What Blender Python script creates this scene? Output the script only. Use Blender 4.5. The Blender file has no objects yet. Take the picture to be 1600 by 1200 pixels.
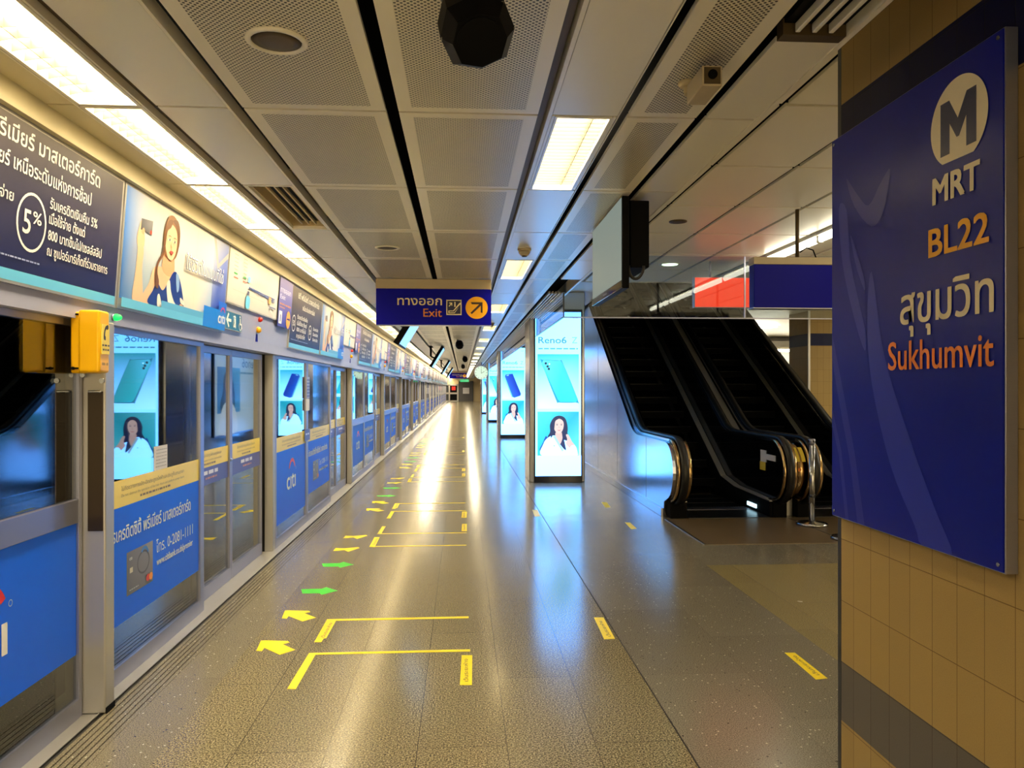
import bpy, bmesh, math, random
from mathutils import Vector, Matrix

random.seed(7)
S = bpy.context.scene
C = S.collection
PI = math.pi

# ------------------------------------------------------------------ camera
cam_d = bpy.data.cameras.new('camera')
cam = bpy.data.objects.new('camera', cam_d)
C.objects.link(cam)
YAW = math.atan(77.5 / 1200)
cam.location = (0, 0, 1.55)
cam.rotation_euler = (PI / 2, 0, -YAW)
cam_d.sensor_width = 36
cam_d.lens = 27.0
cam_d.shift_y = 6.5 / 1600
cam_d.clip_start = 0.05
cam_d.clip_end = 400
S.camera = cam

# ------------------------------------------------------------------ world, exposure
W = bpy.data.worlds.new('world')
S.world = W
W.use_nodes = True
WB = W.node_tree.nodes['Background']
WB.inputs['Color'].default_value = (1.0, 0.77, 0.41, 1)
WB.inputs['Strength'].default_value = 2.4
S.view_settings.view_transform = 'Standard'
S.view_settings.look = 'None'
S.view_settings.gamma = 1
S.view_settings.use_curve_mapping = False
S.view_settings.exposure = 0.22
LAMP = 38.0          # radiance of the recessed luminaires
LAMP_COL = (1.0, 0.86, 0.60)
LED_PALE = (1.25, 2.7, 6.4)           # radiance scale of the backlit advertising columns


# ------------------------------------------------------------------ colours and materials
def lin(c):
    if isinstance(c, str):
        c = c.lstrip('#')
        c = [int(c[i:i + 2], 16) / 255 for i in (0, 2, 4)]
    return tuple(x / 12.92 if x <= 0.04045 else ((x + 0.055) / 1.055) ** 2.4 for x in c[:3]) + (1.0,)


def new_mat(name):
    m = bpy.data.materials.new(name)
    m.use_nodes = True
    nt = m.node_tree
    return m, nt, nt.nodes, nt.links, nt.nodes['Principled BSDF']


def mat(name, col, rough=0.5, metal=0.0, var=0.06, scale=6.0, bump=0.0, spec=0.5, coat=0.0, stretch=None):
    """plain surface with a little procedural variation of colour and roughness"""
    m, nt, N, L, P = new_mat(name)
    tc = N.new('ShaderNodeTexCoord')
    mp = N.new('ShaderNodeMapping')
    mp.inputs['Scale'].default_value = stretch or (1, 1, 1)
    nz = N.new('ShaderNodeTexNoise')
    nz.inputs['Scale'].default_value = scale
    nz.inputs['Detail'].default_value = 4
    L.new(tc.outputs['Object'], mp.inputs['Vector'])
    L.new(mp.outputs[0], nz.inputs['Vector'])
    mx = N.new('ShaderNodeMix')
    mx.data_type = 'RGBA'
    c = lin(col)
    mx.inputs['A'].default_value = tuple(x * (1 - var) for x in c[:3]) + (1,)
    mx.inputs['B'].default_value = tuple(min(1, x * (1 + var)) for x in c[:3]) + (1,)
    L.new(nz.outputs['Fac'], mx.inputs['Factor'])
    L.new(mx.outputs['Result'], P.inputs['Base Color'])
    P.inputs['Roughness'].default_value = rough
    P.inputs['Metallic'].default_value = metal
    P.inputs['Specular IOR Level'].default_value = spec
    P.inputs['Coat Weight'].default_value = coat
    if bump:
        b = N.new('ShaderNodeBump')
        b.inputs['Strength'].default_value = bump
        b.inputs['Distance'].default_value = 0.01
        L.new(nz.outputs['Fac'], b.inputs['Height'])
        L.new(b.outputs[0], P.inputs['Normal'])
    return m


def emit(name, col, strength, base=0.8):
    m, nt, N, L, P = new_mat(name)
    P.inputs['Base Color'].default_value = (base, base, base, 1)
    P.inputs['Emission Color'].default_value = tuple(col[:3]) + (1,)
    P.inputs['Emission Strength'].default_value = strength
    return m


def glass(name, tint, base_refl=0.05, rough=0.015, alpha_tint=0.8):
    """thin architectural glass: lets light through, mirrors more at grazing angles"""
    m, nt, N, L, P = new_mat(name)
    N.remove(P)
    out = N['Material Output']
    lw = N.new('ShaderNodeLayerWeight')
    lw.inputs['Blend'].default_value = 0.5
    p = N.new('ShaderNodeMath'); p.operation = 'POWER'; p.inputs[1].default_value = 3.2
    L.new(lw.outputs['Facing'], p.inputs[0])
    mr = N.new('ShaderNodeMath'); mr.operation = 'MULTIPLY_ADD'
    mr.inputs[1].default_value = 1 - base_refl
    mr.inputs[2].default_value = base_refl
    L.new(p.outputs[0], mr.inputs[0])
    tr = N.new('ShaderNodeBsdfTransparent'); tr.inputs['Color'].default_value = tint
    gl = N.new('ShaderNodeBsdfGlossy'); gl.inputs['Roughness'].default_value = rough
    gl.inputs['Color'].default_value = (0.95, 0.97, 1, 1)
    mx = N.new('ShaderNodeMixShader')
    L.new(mr.outputs[0], mx.inputs[0]); L.new(tr.outputs[0], mx.inputs[1]); L.new(gl.outputs[0], mx.inputs[2])
    L.new(mx.outputs[0], out.inputs['Surface'])
    return m


def print_mat(name, strength=0.0, rough=0.35, emissive_gain=(1, 1, 1)):
    """printed artwork: colours come from the print itself (colour attribute)"""
    m, nt, N, L, P = new_mat(name)
    a = N.new('ShaderNodeAttribute'); a.attribute_name = 'Print'
    if strength:
        g = N.new('ShaderNodeMix'); g.data_type = 'RGBA'; g.blend_type = 'MULTIPLY'
        g.inputs['Factor'].default_value = 1
        g.inputs['B'].default_value = tuple(emissive_gain) + (1,)
        L.new(a.outputs['Color'], g.inputs['A'])
        L.new(g.outputs['Result'], P.inputs['Emission Color'])
        P.inputs['Emission Strength'].default_value = strength
        P.inputs['Base Color'].default_value = (0.05, 0.05, 0.05, 1)
    else:
        nz = N.new('ShaderNodeTexNoise'); nz.inputs['Scale'].default_value = 400
        g = N.new('ShaderNodeMix'); g.data_type = 'RGBA'; g.blend_type = 'MULTIPLY'
        g.inputs['Factor'].default_value = 0.06
        L.new(a.outputs['Color'], g.inputs['A']); L.new(nz.outputs['Color'], g.inputs['B'])
        L.new(g.outputs['Result'], P.inputs['Base Color'])
    P.inputs['Roughness'].default_value = rough
    return m


def math_node(N, L, op, a, b=None, c=None):
    n = N.new('ShaderNodeMath'); n.operation = op
    for i, v in enumerate((a, b, c)):
        if v is None:
            continue
        if isinstance(v, (int, float)):
            n.inputs[i].default_value = v
        else:
            L.new(v, n.inputs[i])
    return n.outputs[0]


def perforated(name, col, hole, pitch=0.02, r=0.0045):
    """sheet metal with a diagonal grid of punched holes"""
    m, nt, N, L, P = new_mat(name)
    tc = N.new('ShaderNodeTexCoord')
    sp = N.new('ShaderNodeSeparateXYZ')
    L.new(tc.outputs['Object'], sp.inputs[0])
    ds = []
    for off in (0.0, 0.5):
        ax = []
        for k in ('X', 'Y'):
            t = math_node(N, L, 'MULTIPLY_ADD', sp.outputs[k], 1 / pitch, off + 200)
            t = math_node(N, L, 'FRACT', t)
            t = math_node(N, L, 'SUBTRACT', t, 0.5)
            ax.append(math_node(N, L, 'MULTIPLY', t, t))
        ds.append(math_node(N, L, 'ADD', ax[0], ax[1]))
    d = math_node(N, L, 'MINIMUM', ds[0], ds[1])
    f = math_node(N, L, 'LESS_THAN', d, (r / pitch) ** 2)
    nz = N.new('ShaderNodeTexNoise'); nz.inputs['Scale'].default_value = 2.5; nz.inputs['Detail'].default_value = 5
    L.new(tc.outputs['Object'], nz.inputs['Vector'])
    st = N.new('ShaderNodeMix'); st.data_type = 'RGBA'
    st.inputs['A'].default_value = tuple(x * 0.86 for x in lin(col)[:3]) + (1,)
    st.inputs['B'].default_value = lin(col)
    L.new(nz.outputs['Fac'], st.inputs['Factor'])
    mx = N.new('ShaderNodeMix'); mx.data_type = 'RGBA'
    mx.inputs['B'].default_value = lin(hole)
    L.new(st.outputs['Result'], mx.inputs['A'])
    L.new(f, mx.inputs['Factor'])
    L.new(mx.outputs['Result'], P.inputs['Base Color'])
    P.inputs['Roughness'].default_value = 0.33
    b = N.new('ShaderNodeBump'); b.inputs['Strength'].default_value = 0.5; b.inputs['Distance'].default_value = 0.004
    b.invert = True
    L.new(f, b.inputs['Height']); L.new(b.outputs[0], P.inputs['Normal'])
    return m


def stone(name, base, dark, light, joint, row, brick, rough, chips=False, off=(0, 0), gran=190):
    """polished granite / terrazzo slabs: aggregate speckle + slab joints (u along Y, v along X)"""
    m, nt, N, L, P = new_mat(name)
    tc = N.new('ShaderNodeTexCoord')
    sp = N.new('ShaderNodeSeparateXYZ'); L.new(tc.outputs['Object'], sp.inputs[0])
    u = math_node(N, L, 'ADD', sp.outputs['Y'], off[1] + 100 * brick)
    v = math_node(N, L, 'ADD', sp.outputs['X'], off[0] + 100 * row)
    cb = N.new('ShaderNodeCombineXYZ'); L.new(u, cb.inputs[0]); L.new(v, cb.inputs[1])
    br = N.new('ShaderNodeTexBrick')
    L.new(cb.outputs[0], br.inputs['Vector'])
    br.inputs['Scale'].default_value = 1
    br.inputs['Brick Width'].default_value = brick
    br.inputs['Row Height'].default_value = row
    br.inputs['Mortar Size'].default_value = 0.0016
    br.inputs['Mortar Smooth'].default_value = 0.0
    br.inputs['Color1'].default_value = (0.86, 0.86, 0.86, 1)
    br.inputs['Color2'].default_value = (1, 1, 1, 1)
    br.inputs['Mortar'].default_value = joint
    br.offset = 0.5
    n1 = N.new('ShaderNodeTexNoise'); n1.inputs['Scale'].default_value = gran; n1.inputs['Detail'].default_value = 2
    n1.inputs['Roughness'].default_value = 0.7
    L.new(tc.outputs['Object'], n1.inputs['Vector'])
    cr = N.new('ShaderNodeValToRGB')
    e = cr.color_ramp.elements
    e[0].position = 0.36; e[0].color = lin(dark)
    e[1].position = 0.64; e[1].color = lin(light)
    k = cr.color_ramp.elements.new(0.5); k.color = lin(base)
    L.new(n1.outputs['Fac'], cr.inputs['Fac'])
    colour = cr.outputs['Color']
    if chips:
        vo = N.new('ShaderNodeTexVoronoi'); vo.inputs['Scale'].default_value = 52
        L.new(tc.outputs['Object'], vo.inputs['Vector'])
        th = math_node(N, L, 'LESS_THAN', vo.outputs['Distance'], 0.24)
        sc = N.new('ShaderNodeSeparateColor'); L.new(vo.outputs['Color'], sc.inputs[0])
        pick = math_node(N, L, 'GREATER_THAN', sc.outputs['Red'], 0.9)
        fm = math_node(N, L, 'MULTIPLY', th, pick)
        mx = N.new('ShaderNodeMix'); mx.data_type = 'RGBA'
        mx.inputs['B'].default_value = lin('#cdc6b0')
        L.new(colour, mx.inputs['A']); L.new(fm, mx.inputs['Factor'])
        pk2 = math_node(N, L, 'LESS_THAN', sc.outputs['Green'], 0.06)
        fm2 = math_node(N, L, 'MULTIPLY', th, pk2)
        mx2 = N.new('ShaderNodeMix'); mx2.data_type = 'RGBA'
        mx2.inputs['B'].default_value = lin('#1c1a17')
        L.new(mx.outputs['Result'], mx2.inputs['A']); L.new(fm2, mx2.inputs['Factor'])
        colour = mx2.outputs['Result']
    mul = N.new('ShaderNodeMix'); mul.data_type = 'RGBA'; mul.blend_type = 'MULTIPLY'
    mul.inputs['Factor'].default_value = 1
    L.new(colour, mul.inputs['A']); L.new(br.outputs['Color'], mul.inputs['B'])
    L.new(mul.outputs['Result'], P.inputs['Base Color'])
    n2 = N.new('ShaderNodeTexNoise'); n2.inputs['Scale'].default_value = 3; n2.inputs['Detail'].default_value = 3
    L.new(tc.outputs['Object'], n2.inputs['Vector'])
    rr = math_node(N, L, 'MULTIPLY_ADD', n2.outputs['Fac'], 0.08, rough - 0.04)
    L.new(rr, P.inputs['Roughness'])
    P.inputs['Specular IOR Level'].default_value = 0.85
    return m


def tile_mat(name):
    """cream wall tiles, stack bond, with a grey and a navy course"""
    m, nt, N, L, P = new_mat(name)
    tc = N.new('ShaderNodeTexCoord')
    sp = N.new('ShaderNodeSeparateXYZ'); L.new(tc.outputs['Object'], sp.inputs[0])
    u = math_node(N, L, 'ADD', sp.outputs['X'], sp.outputs['Y'])
    u = math_node(N, L, 'ADD', u, 12.055)
    v = math_node(N, L, 'ADD', sp.outputs['Z'], 0.021 + 2.435)
    cb = N.new('ShaderNodeCombineXYZ'); L.new(u, cb.inputs[0]); L.new(v, cb.inputs[1])
    br = N.new('ShaderNodeTexBrick'); L.new(cb.outputs[0], br.inputs['Vector'])
    br.offset = 0
    br.inputs['Scale'].default_value = 1
    br.inputs['Brick Width'].default_value = 0.1235
    br.inputs['Row Height'].default_value = 0.2435
    br.inputs['Mortar Size'].default_value = 0.0014
    br.inputs['Mortar Smooth'].default_value = 0.3
    br.inputs['Color1'].default_value = (0.93, 0.93, 0.93, 1)
    br.inputs['Color2'].default_value = (1, 1, 1, 1)
    br.inputs['Mortar'].default_value = (0.38, 0.30, 0.2, 1)
    cr = N.new('ShaderNodeValToRGB'); cr.color_ramp.interpolation = 'CONSTANT'
    zf = math_node(N, L, 'MULTIPLY', sp.outputs['Z'], 0.25)
    L.new(zf, cr.inputs['Fac'])
    cream, grey, navy = lin('#a88c55'), lin('#655e56'), lin('#01083c')
    e = cr.color_ramp.elements
    e[0].position = 0; e[0].color = cream
    e[1].position = 0.2225 / 4; e[1].color = grey
    for p, c in ((0.466 / 4, cream), (2.414 / 4, navy), (2.6575 / 4, cream)):
        k = cr.color_ramp.elements.new(p); k.color = c
    nz = N.new('ShaderNodeTexNoise'); nz.inputs['Scale'].default_value = 260
    L.new(tc.outputs['Object'], nz.inputs['Vector'])
    mul = N.new('ShaderNodeMix'); mul.data_type = 'RGBA'; mul.blend_type = 'MULTIPLY'; mul.inputs['Factor'].default_value = 1
    L.new(cr.outputs['Color'], mul.inputs['A']); L.new(br.outputs['Color'], mul.inputs['B'])
    m2 = N.new('ShaderNodeMix'); m2.data_type = 'RGBA'; m2.blend_type = 'MULTIPLY'; m2.inputs['Factor'].default_value = 0.25
    L.new(mul.outputs['Result'], m2.inputs['A']); L.new(nz.outputs['Fac'], m2.inputs['B'])
    L.new(m2.outputs['Result'], P.inputs['Base Color'])
    P.inputs['Roughness'].default_value = 0.42
    P.inputs['Specular IOR Level'].default_value = 0.18
    b = N.new('ShaderNodeBump'); b.inputs['Strength'].default_value = 0.4; b.inputs['Distance'].default_value = 0.003; b.invert = True
    L.new(br.outputs['Fac'], b.inputs['Height']); L.new(b.outputs[0], P.inputs['Normal'])
    return m


M = {
    'granite': stone('beige_granite', '#82775a', '#352e23', '#bcaf88', (0.30, 0.26, 0.2, 1), 0.386, 1.55, 0.165, off=(0.193, 0.55), gran=130),
    'granite_side': stone('side_granite', '#94865c', '#574b34', '#b5a678', (0.5, 0.45, 0.35, 1), 0.6, 1.2, 0.26, off=(0.05, 0.0)),
    'terrazzo': stone('dark_terrazzo', '#7f7869', '#575248', '#9d9686', (0.7, 0.7, 0.7, 1), 0.58, 1.2, 0.2, chips=True, off=(-0.966, 0.1)),
    'terrazzo_edge': stone('edge_terrazzo', '#827963', '#544d3f', '#a0967c', (0.6, 0.6, 0.6, 1), 0.9, 1.2, 0.24, chips=True),
    'groove': mat('dark_groove', '#1a130c', 0.7),
    'panel': mat('painted_ceiling_metal', '#f0e9d6', 0.3, var=0.03, scale=1.5),
    'panel_white': mat('painted_white_metal', '#efebde', 0.26, var=0.02, scale=1.5),
    'perf': perforated('perforated_ceiling_metal', '#e6dec6', '#1c150c'),
    'void': mat('black_void', '#060505', 0.9, spec=0.05),
    'brown_gap': mat('brown_channel', '#4a3a1c', 0.5),
    'alu': mat('brushed_aluminium', '#a2a5bb', 0.34, 0.85, var=0.04, scale=30, stretch=(1, 1, 12)),
    'alu_light': mat('anodised_aluminium', '#b9b6b0', 0.38, 0.6, var=0.03, scale=20),
    'alu_paint': mat('silver_paint', '#a8aabf', 0.36, 0.25, var=0.03),
    'steel': mat('stainless_steel', '#b4b6bb', 0.17, 1.0, var=0.05, scale=14, stretch=(1, 1, 6)),
    'steel_panel': mat('stainless_cladding', '#a9adb8', 0.2, 1.0, var=0.05, scale=3, bump=0.02),
    'steel_dark': mat('dark_steel', '#4a4c50', 0.3, 0.9),
    'brown_plate': mat('brown_cover_plate', '#3a2e20', 0.3, 0.4),
    'bronze': mat('polished_bronze_trim', '#c8a878', 0.16, 1.0, var=0.1, scale=12),
    'rubber': mat('black_rubber', '#0b0b0c', 0.42),
    'black': mat('matt_black', '#050506', 0.75, spec=0.12),
    'black_gloss': mat('black_gloss', '#0a0b0f', 0.12, coat=0.3),
    'black_plastic': mat('black_plastic', '#020203', 0.5, spec=0.1),
    'dark_plate': mat('ribbed_landing_plate', '#6a5a44', 0.32, 0.1, var=0.25, scale=60, stretch=(1, 14, 1)),
    'yellow': mat('yellow_enamel', '#f0b400', 0.32, var=0.03),
    'tape_yellow': mat('yellow_floor_tape', '#ffe100', 0.42, var=0.05, scale=30),
    'tape_green': mat('green_floor_tape', '#2fd014', 0.42, var=0.06, scale=30),
    'tape_ink': mat('dark_tape_ink', '#5f4a08', 0.5),
    'navy': mat('navy_sign_face', '#020f86', 0.3, var=0.03, spec=0.22),
    'navy_lit': mat('blue_sign_face', '#020296', 0.4, var=0.03, spec=0.12),
    'housing': mat('beige_sign_housing', '#b8a888', 0.4),
    'ivory': mat('ivory_letter_film', '#efe4c4', 0.4),
    'amber': mat('amber_letter_film', '#f5b400', 0.4),
    'orange': mat('orange_letter_film', '#f58a1e', 0.4),
    'vinyl_blue': mat('blue_vinyl', '#0066ff', 0.4, var=0.02, spec=0.3),
    'sticker_yellow': mat('yellow_sticker', '#ecd24c', 0.35, var=0.03),
    'sticker_purple': mat('purple_sticker', '#4f559a', 0.35, var=0.03),
    'tile': tile_mat('cream_wall_tile'),
    'cream': mat('cream_paint', '#cbb98f', 0.45),
    'pale_wall': mat('pale_wall', '#d9d6cc', 0.5),
    'bulkhead': mat('bulkhead_paint', '#d2c6a0', 0.45, var=0.02),
    'tunnel': mat('tunnel_concrete', '#16161a', 0.85),
    'door_grey': mat('grey_door_paint', '#4b4a4c', 0.45),
    'paper': mat('white_paper', '#d7d6da', 0.6),
    'screen': emit('grey_reflection_glow', (0.60, 0.74, 0.66), 0.28, 0.03),  # even glow standing in for reflections on the television by the escalators
    'lamp': emit('luminaire_diffuser', LAMP_COL, LAMP),
    'louver': mat('louvre_metal', '#736b54', 0.4),
    'tube': emit('fluorescent_tube', (1.0, 0.92, 0.68), 9.0),
    'green_lamp': emit('green_indicator', (0.0, 1.0, 0.08), 2.2, 0.03),
    'green_sign': emit('green_exit_glow', (0.02, 0.6, 0.2), 0.8, 0.03),
    'red_sign': emit('red_lightbox', (1.0, 0.03, 0.004), 1.2, 0.03),
    'downlight': emit('downlight_glow', (0.80, 1.0, 0.62), 2.4),
    'step_lamp': emit('step_light_glow', (0.5, 0.85, 1.0), 2.4),
    'clock_face': emit('lit_clock_face', (0.70, 1.0, 0.74), 0.8, 0.1),
    'tv_glow': emit('lit_television', (0.30, 0.62, 1.0), 1.3, 0.03),
    'hall_lamp': emit('hall_lamp', (1.0, 0.93, 0.74), 24.0),
    'red': mat('red_lens', '#d8281c', 0.3),
    'amber_lens': mat('amber_lens', '#e8a400', 0.3),
    'glass_screen': glass('screen_door_glass', (0.50, 0.54, 0.55, 1), 0.075),
    'glass_barrier': glass('smoke_curtain_glass', (0.80, 0.86, 0.90, 1), 0.04),
    'print': print_mat('poster_print'),
    'print_lit': print_mat('backlit_print', 1.0, 0.25),
    'print_lit_soft': print_mat('dim_backlit_print', 0.8, 0.3),
}


# ------------------------------------------------------------------ mesh builder
class MB:
    def __init__(self):
        self.bm = bmesh.new()
        self.mats = []

    def mi(self, m):
        m = M[m] if isinstance(m, str) else m
        if m not in self.mats:
            self.mats.append(m)
        return self.mats.index(m)

    def _faces(self, verts, faces, m, smooth=False):
        i = self.mi(m)
        vs = [self.bm.verts.new(v) for v in verts]
        out = []
        for f in faces:
            try:
                fc = self.bm.faces.new([vs[k] for k in f])
            except ValueError:
                continue
            fc.material_index = i
            fc.smooth = smooth
            out.append(fc)
        return vs, out

    def box(self, x0, x1, y0, y1, z0, z1, m, bev=0.0, seg=2):
        v = [(x0, y0, z0), (x1, y0, z0), (x1, y1, z0), (x0, y1, z0), (x0, y0, z1), (x1, y0, z1), (x1, y1, z1), (x0, y1, z1)]
        f = [(0, 3, 2, 1), (4, 5, 6, 7), (0, 1, 5, 4), (1, 2, 6, 5), (2, 3, 7, 6), (3, 0, 4, 7)]
        vs, fs = self._faces(v, f, m)
        if bev:
            ed = list({e for fc in fs for e in fc.edges})
            r = bmesh.ops.bevel(self.bm, geom=ed, offset=bev, segments=seg, profile=0.5, affect='EDGES')
            for fc in r['faces']:
                fc.material_index = self.mi(m)
                fc.smooth = True
        return self

    def quad(self, pts, m):
        self._faces(pts, [tuple(range(len(pts)))], m)
        return self

    def prism(self, pts, axis, a0, a1, m, smooth=False):
        """pts: 2-D outline; axis: extrusion axis; the other two axes in order"""
        def P(p, a):
            return {'x': (a, p[0], p[1]), 'y': (p[0], a, p[1]), 'z': (p[0], p[1], a)}[axis]
        n = len(pts)
        v = [P(p, a0) for p in pts] + [P(p, a1) for p in pts]
        vs, fs = self._faces(v, [tuple(range(n))[::-1], tuple(range(n, 2 * n))], m)
        i = self.mi(m)
        for k in range(n):
            j = (k + 1) % n
            fc = self.bm.faces.new((vs[k], vs[j], vs[n + j], vs[n + k]))
            fc.material_index = i
            fc.smooth = smooth
        return self

    def cyl(self, c, axis, r, h, m, seg=24, r2=None, smooth=True):
        """cylinder/cone from centre of its base c along axis vector"""
        a = Vector(axis).normalized()
        t = a.orthogonal().normalized()
        b = a.cross(t)
        r2 = r if r2 is None else r2
        c = Vector(c)
        v = []
        for rr, hh in ((r, 0), (r2, h)):
            for k in range(seg):
                an = 2 * PI * k / seg
                v.append(c + a * hh + (t * math.cos(an) + b * math.sin(an)) * rr)
        f = [tuple(range(seg))[::-1], tuple(range(seg, 2 * seg))]
        vs, fs = self._faces(v, f, m)
        i = self.mi(m)
        for k in range(seg):
            j = (k + 1) % seg
            fc = self.bm.faces.new((vs[k], vs[j], vs[seg + j], vs[seg + k]))
            fc.material_index = i
            fc.smooth = smooth
        return self

    def lathe(self, prof, c, axis, m, seg=28):
        a = Vector(axis).normalized()
        t = a.orthogonal().normalized()
        b = a.cross(t)
        c = Vector(c)
        i = self.mi(m)
        rings = []
        for r, h in prof:
            rings.append([self.bm.verts.new(c + a * h + (t * math.cos(2 * PI * k / seg) + b * math.sin(2 * PI * k / seg)) * max(r, 1e-4)) for k in range(seg)])
        for q in range(len(rings) - 1):
            for k in range(seg):
                j = (k + 1) % seg
                fc = self.bm.faces.new((rings[q][k], rings[q][j], rings[q + 1][j], rings[q + 1][k]))
                fc.material_index = i
                fc.smooth = True
        for ring, rev in ((rings[0], True), (rings[-1], False)):
            fc = self.bm.faces.new(ring[::-1] if rev else ring)
            fc.material_index = i
        return self

    def sweep(self, path, sect, m, side=(1, 0, 0), closed=False, smooth=True):
        """sweep a 2-D section (a along side, b along the path normal) along a path lying square to side"""
        side = Vector(side)
        n = len(path)
        P = [Vector(p) for p in path]
        i = self.mi(m)
        rings = []
        for k in range(n):
            a = P[max(0, k - 1)] if not closed else P[(k - 1) % n]
            b = P[min(n - 1, k + 1)] if not closed else P[(k + 1) % n]
            t = (b - a).normalized()
            nn = t.cross(side).normalized()
            sd = nn.cross(t).normalized()
            rings.append([self.bm.verts.new(P[k] + sd * s[0] + nn * s[1]) for s in sect])
        q = len(sect)
        for k in range(n if closed else n - 1):
            A, B = rings[k], rings[(k + 1) % n]
            for j in range(q):
                fc = self.bm.faces.new((A[j], A[(j + 1) % q], B[(j + 1) % q], B[j]))
                fc.material_index = i
                fc.smooth = smooth
        if not closed:
            for ring, rev in ((rings[0], False), (rings[-1], True)):
                fc = self.bm.faces.new(ring[::-1] if rev else ring)
                fc.material_index = i
        return self

    def tube(self, path, r, m, seg=10):
        P = [Vector(p) for p in path]
        d = (P[-1] - P[0])
        side = d.orthogonal().normalized() if len(P) == 2 else None
        if side is None:
            side = (P[1] - P[0]).cross(P[2] - P[1])
            if side.length < 1e-6:
                side = d.orthogonal()
            side.normalize()
        sect = [(r * math.cos(2 * PI * k / seg), r * math.sin(2 * PI * k / seg)) for k in range(seg)]
        return self.sweep(path, sect, m, side)

    def build(self, name, parent=None, label=None):
        bmesh.ops.recalc_face_normals(self.bm, faces=self.bm.faces)
        if parent is not None:
            w = Vector(parent.location)
            p = parent.parent
            while p is not None:
                w += Vector(p.location)
                p = p.parent
            for v in self.bm.verts:
                v.co -= w
        me = bpy.data.meshes.new(name)
        self.bm.to_mesh(me)
        self.bm.free()
        for m in self.mats:
            me.materials.append(m)
        o = bpy.data.objects.new(name, me)
        C.objects.link(o)
        if parent is not None:
            o.parent = parent
        if label:
            o['label'] = label
        return o


def thing(name, label, cat, loc=(0, 0, 0), group=None):
    o = bpy.data.objects.new(name, None)
    o.empty_display_size = 0.1
    C.objects.link(o)
    o.location = loc
    o['label'] = label
    o['category'] = cat
    o['kind'] = 'thing'
    if group:
        o['group'] = group
    return o


def tag(o, label, cat, group=None, kind=None):
    o['label'] = label
    o['category'] = cat
    if group:
        o['group'] = group
    if kind:
        o['kind'] = kind
    return o


def struct(o, label, cat='building part'):
    o['label'] = label
    o['category'] = cat
    o['kind'] = 'structure'
    return o


def dup(root, shift, label, group=None, skip=()):
    """copy of a thing with copies of its parts and sub-parts (shared meshes)"""
    r = root.copy()
    C.objects.link(r)
    r.location = Vector(root.location) + Vector(shift)
    r['label'] = label
    if group:
        r['group'] = group

    def kids(src, dst):
        for ch in list(src.children):
            base = ch.name.split('.')[0]
            if base in skip:
                continue
            c = ch.copy()
            C.objects.link(c)
            c.parent = dst
            kids(ch, c)
    kids(root, r)
    return r


ORD = ['nearest', 'second', 'third', 'fourth', 'fifth', 'sixth', 'seventh', 'eighth', 'ninth', 'tenth', 'eleventh',
       'twelfth', 'thirteenth', 'fourteenth', 'fifteenth', 'sixteenth', 'seventeenth', 'eighteenth']


# ------------------------------------------------------------------ flat artwork and lettering
_txt = {}


def text_mesh(s, bold):
    k = s
    if k in _txt:
        return _txt[k]
    cu = bpy.data.curves.new('lettering', 'FONT')
    cu.body = s
    cu.size = 1
    cu.resolution_u = 3
    o = bpy.data.objects.new('lettering', cu)
    C.objects.link(o)
    dg = bpy.context.evaluated_depsgraph_get()
    me = bpy.data.meshes.new_from_object(o.evaluated_get(dg))
    vs = [(v.co.x, v.co.y) for v in me.vertices]
    fs = [tuple(p.vertices) for p in me.polygons]
    bpy.data.objects.remove(o)
    bpy.data.curves.remove(cu)
    bpy.data.meshes.remove(me)
    par = list(range(len(vs)))

    def root(i):
        while par[i] != i:
            par[i] = par[par[i]]
            i = par[i]
        return i
    for f in fs:
        for i in f[1:]:
            par[root(i)] = root(f[0])
    ids = {}
    comp = [ids.setdefault(root(i), len(ids)) % 4 for i in range(len(vs))]
    used = {i for f in fs for i in f}
    xs = [vs[i][0] for i in used]; ys = [vs[i][1] for i in used]
    _txt[k] = (vs, fs, min(xs), max(xs), min(ys), max(ys), comp)
    return _txt[k]


def smooth_loop(pts, n=5):
    out = []
    m = len(pts)
    for i in range(m):
        p0, p1, p2, p3 = (pts[(i + k - 1) % m] for k in range(4))
        for s in range(n):
            t = s / n
            out.append(tuple(0.5 * (2 * p1[a] + (p2[a] - p0[a]) * t + (2 * p0[a] - 5 * p1[a] + 4 * p2[a] - p3[a]) * t * t
                                    + (3 * p1[a] - p0[a] - 3 * p2[a] + p3[a]) * t ** 3) for a in (0, 1)))
    return out


def clampv(pts, lo=0.004):
    return [(max(lo, p[0]), max(lo, p[1])) for p in pts]


def arc_pts(cx, cy, r0, r1, a0, a1, n=20):
    a = [math.radians(a0 + (a1 - a0) * k / n) for k in range(n + 1)]
    return [(cx + r1 * math.cos(t), cy + r1 * math.sin(t)) for t in a] + [(cx + r0 * math.cos(t), cy + r0 * math.sin(t)) for t in a[::-1]]


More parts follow.
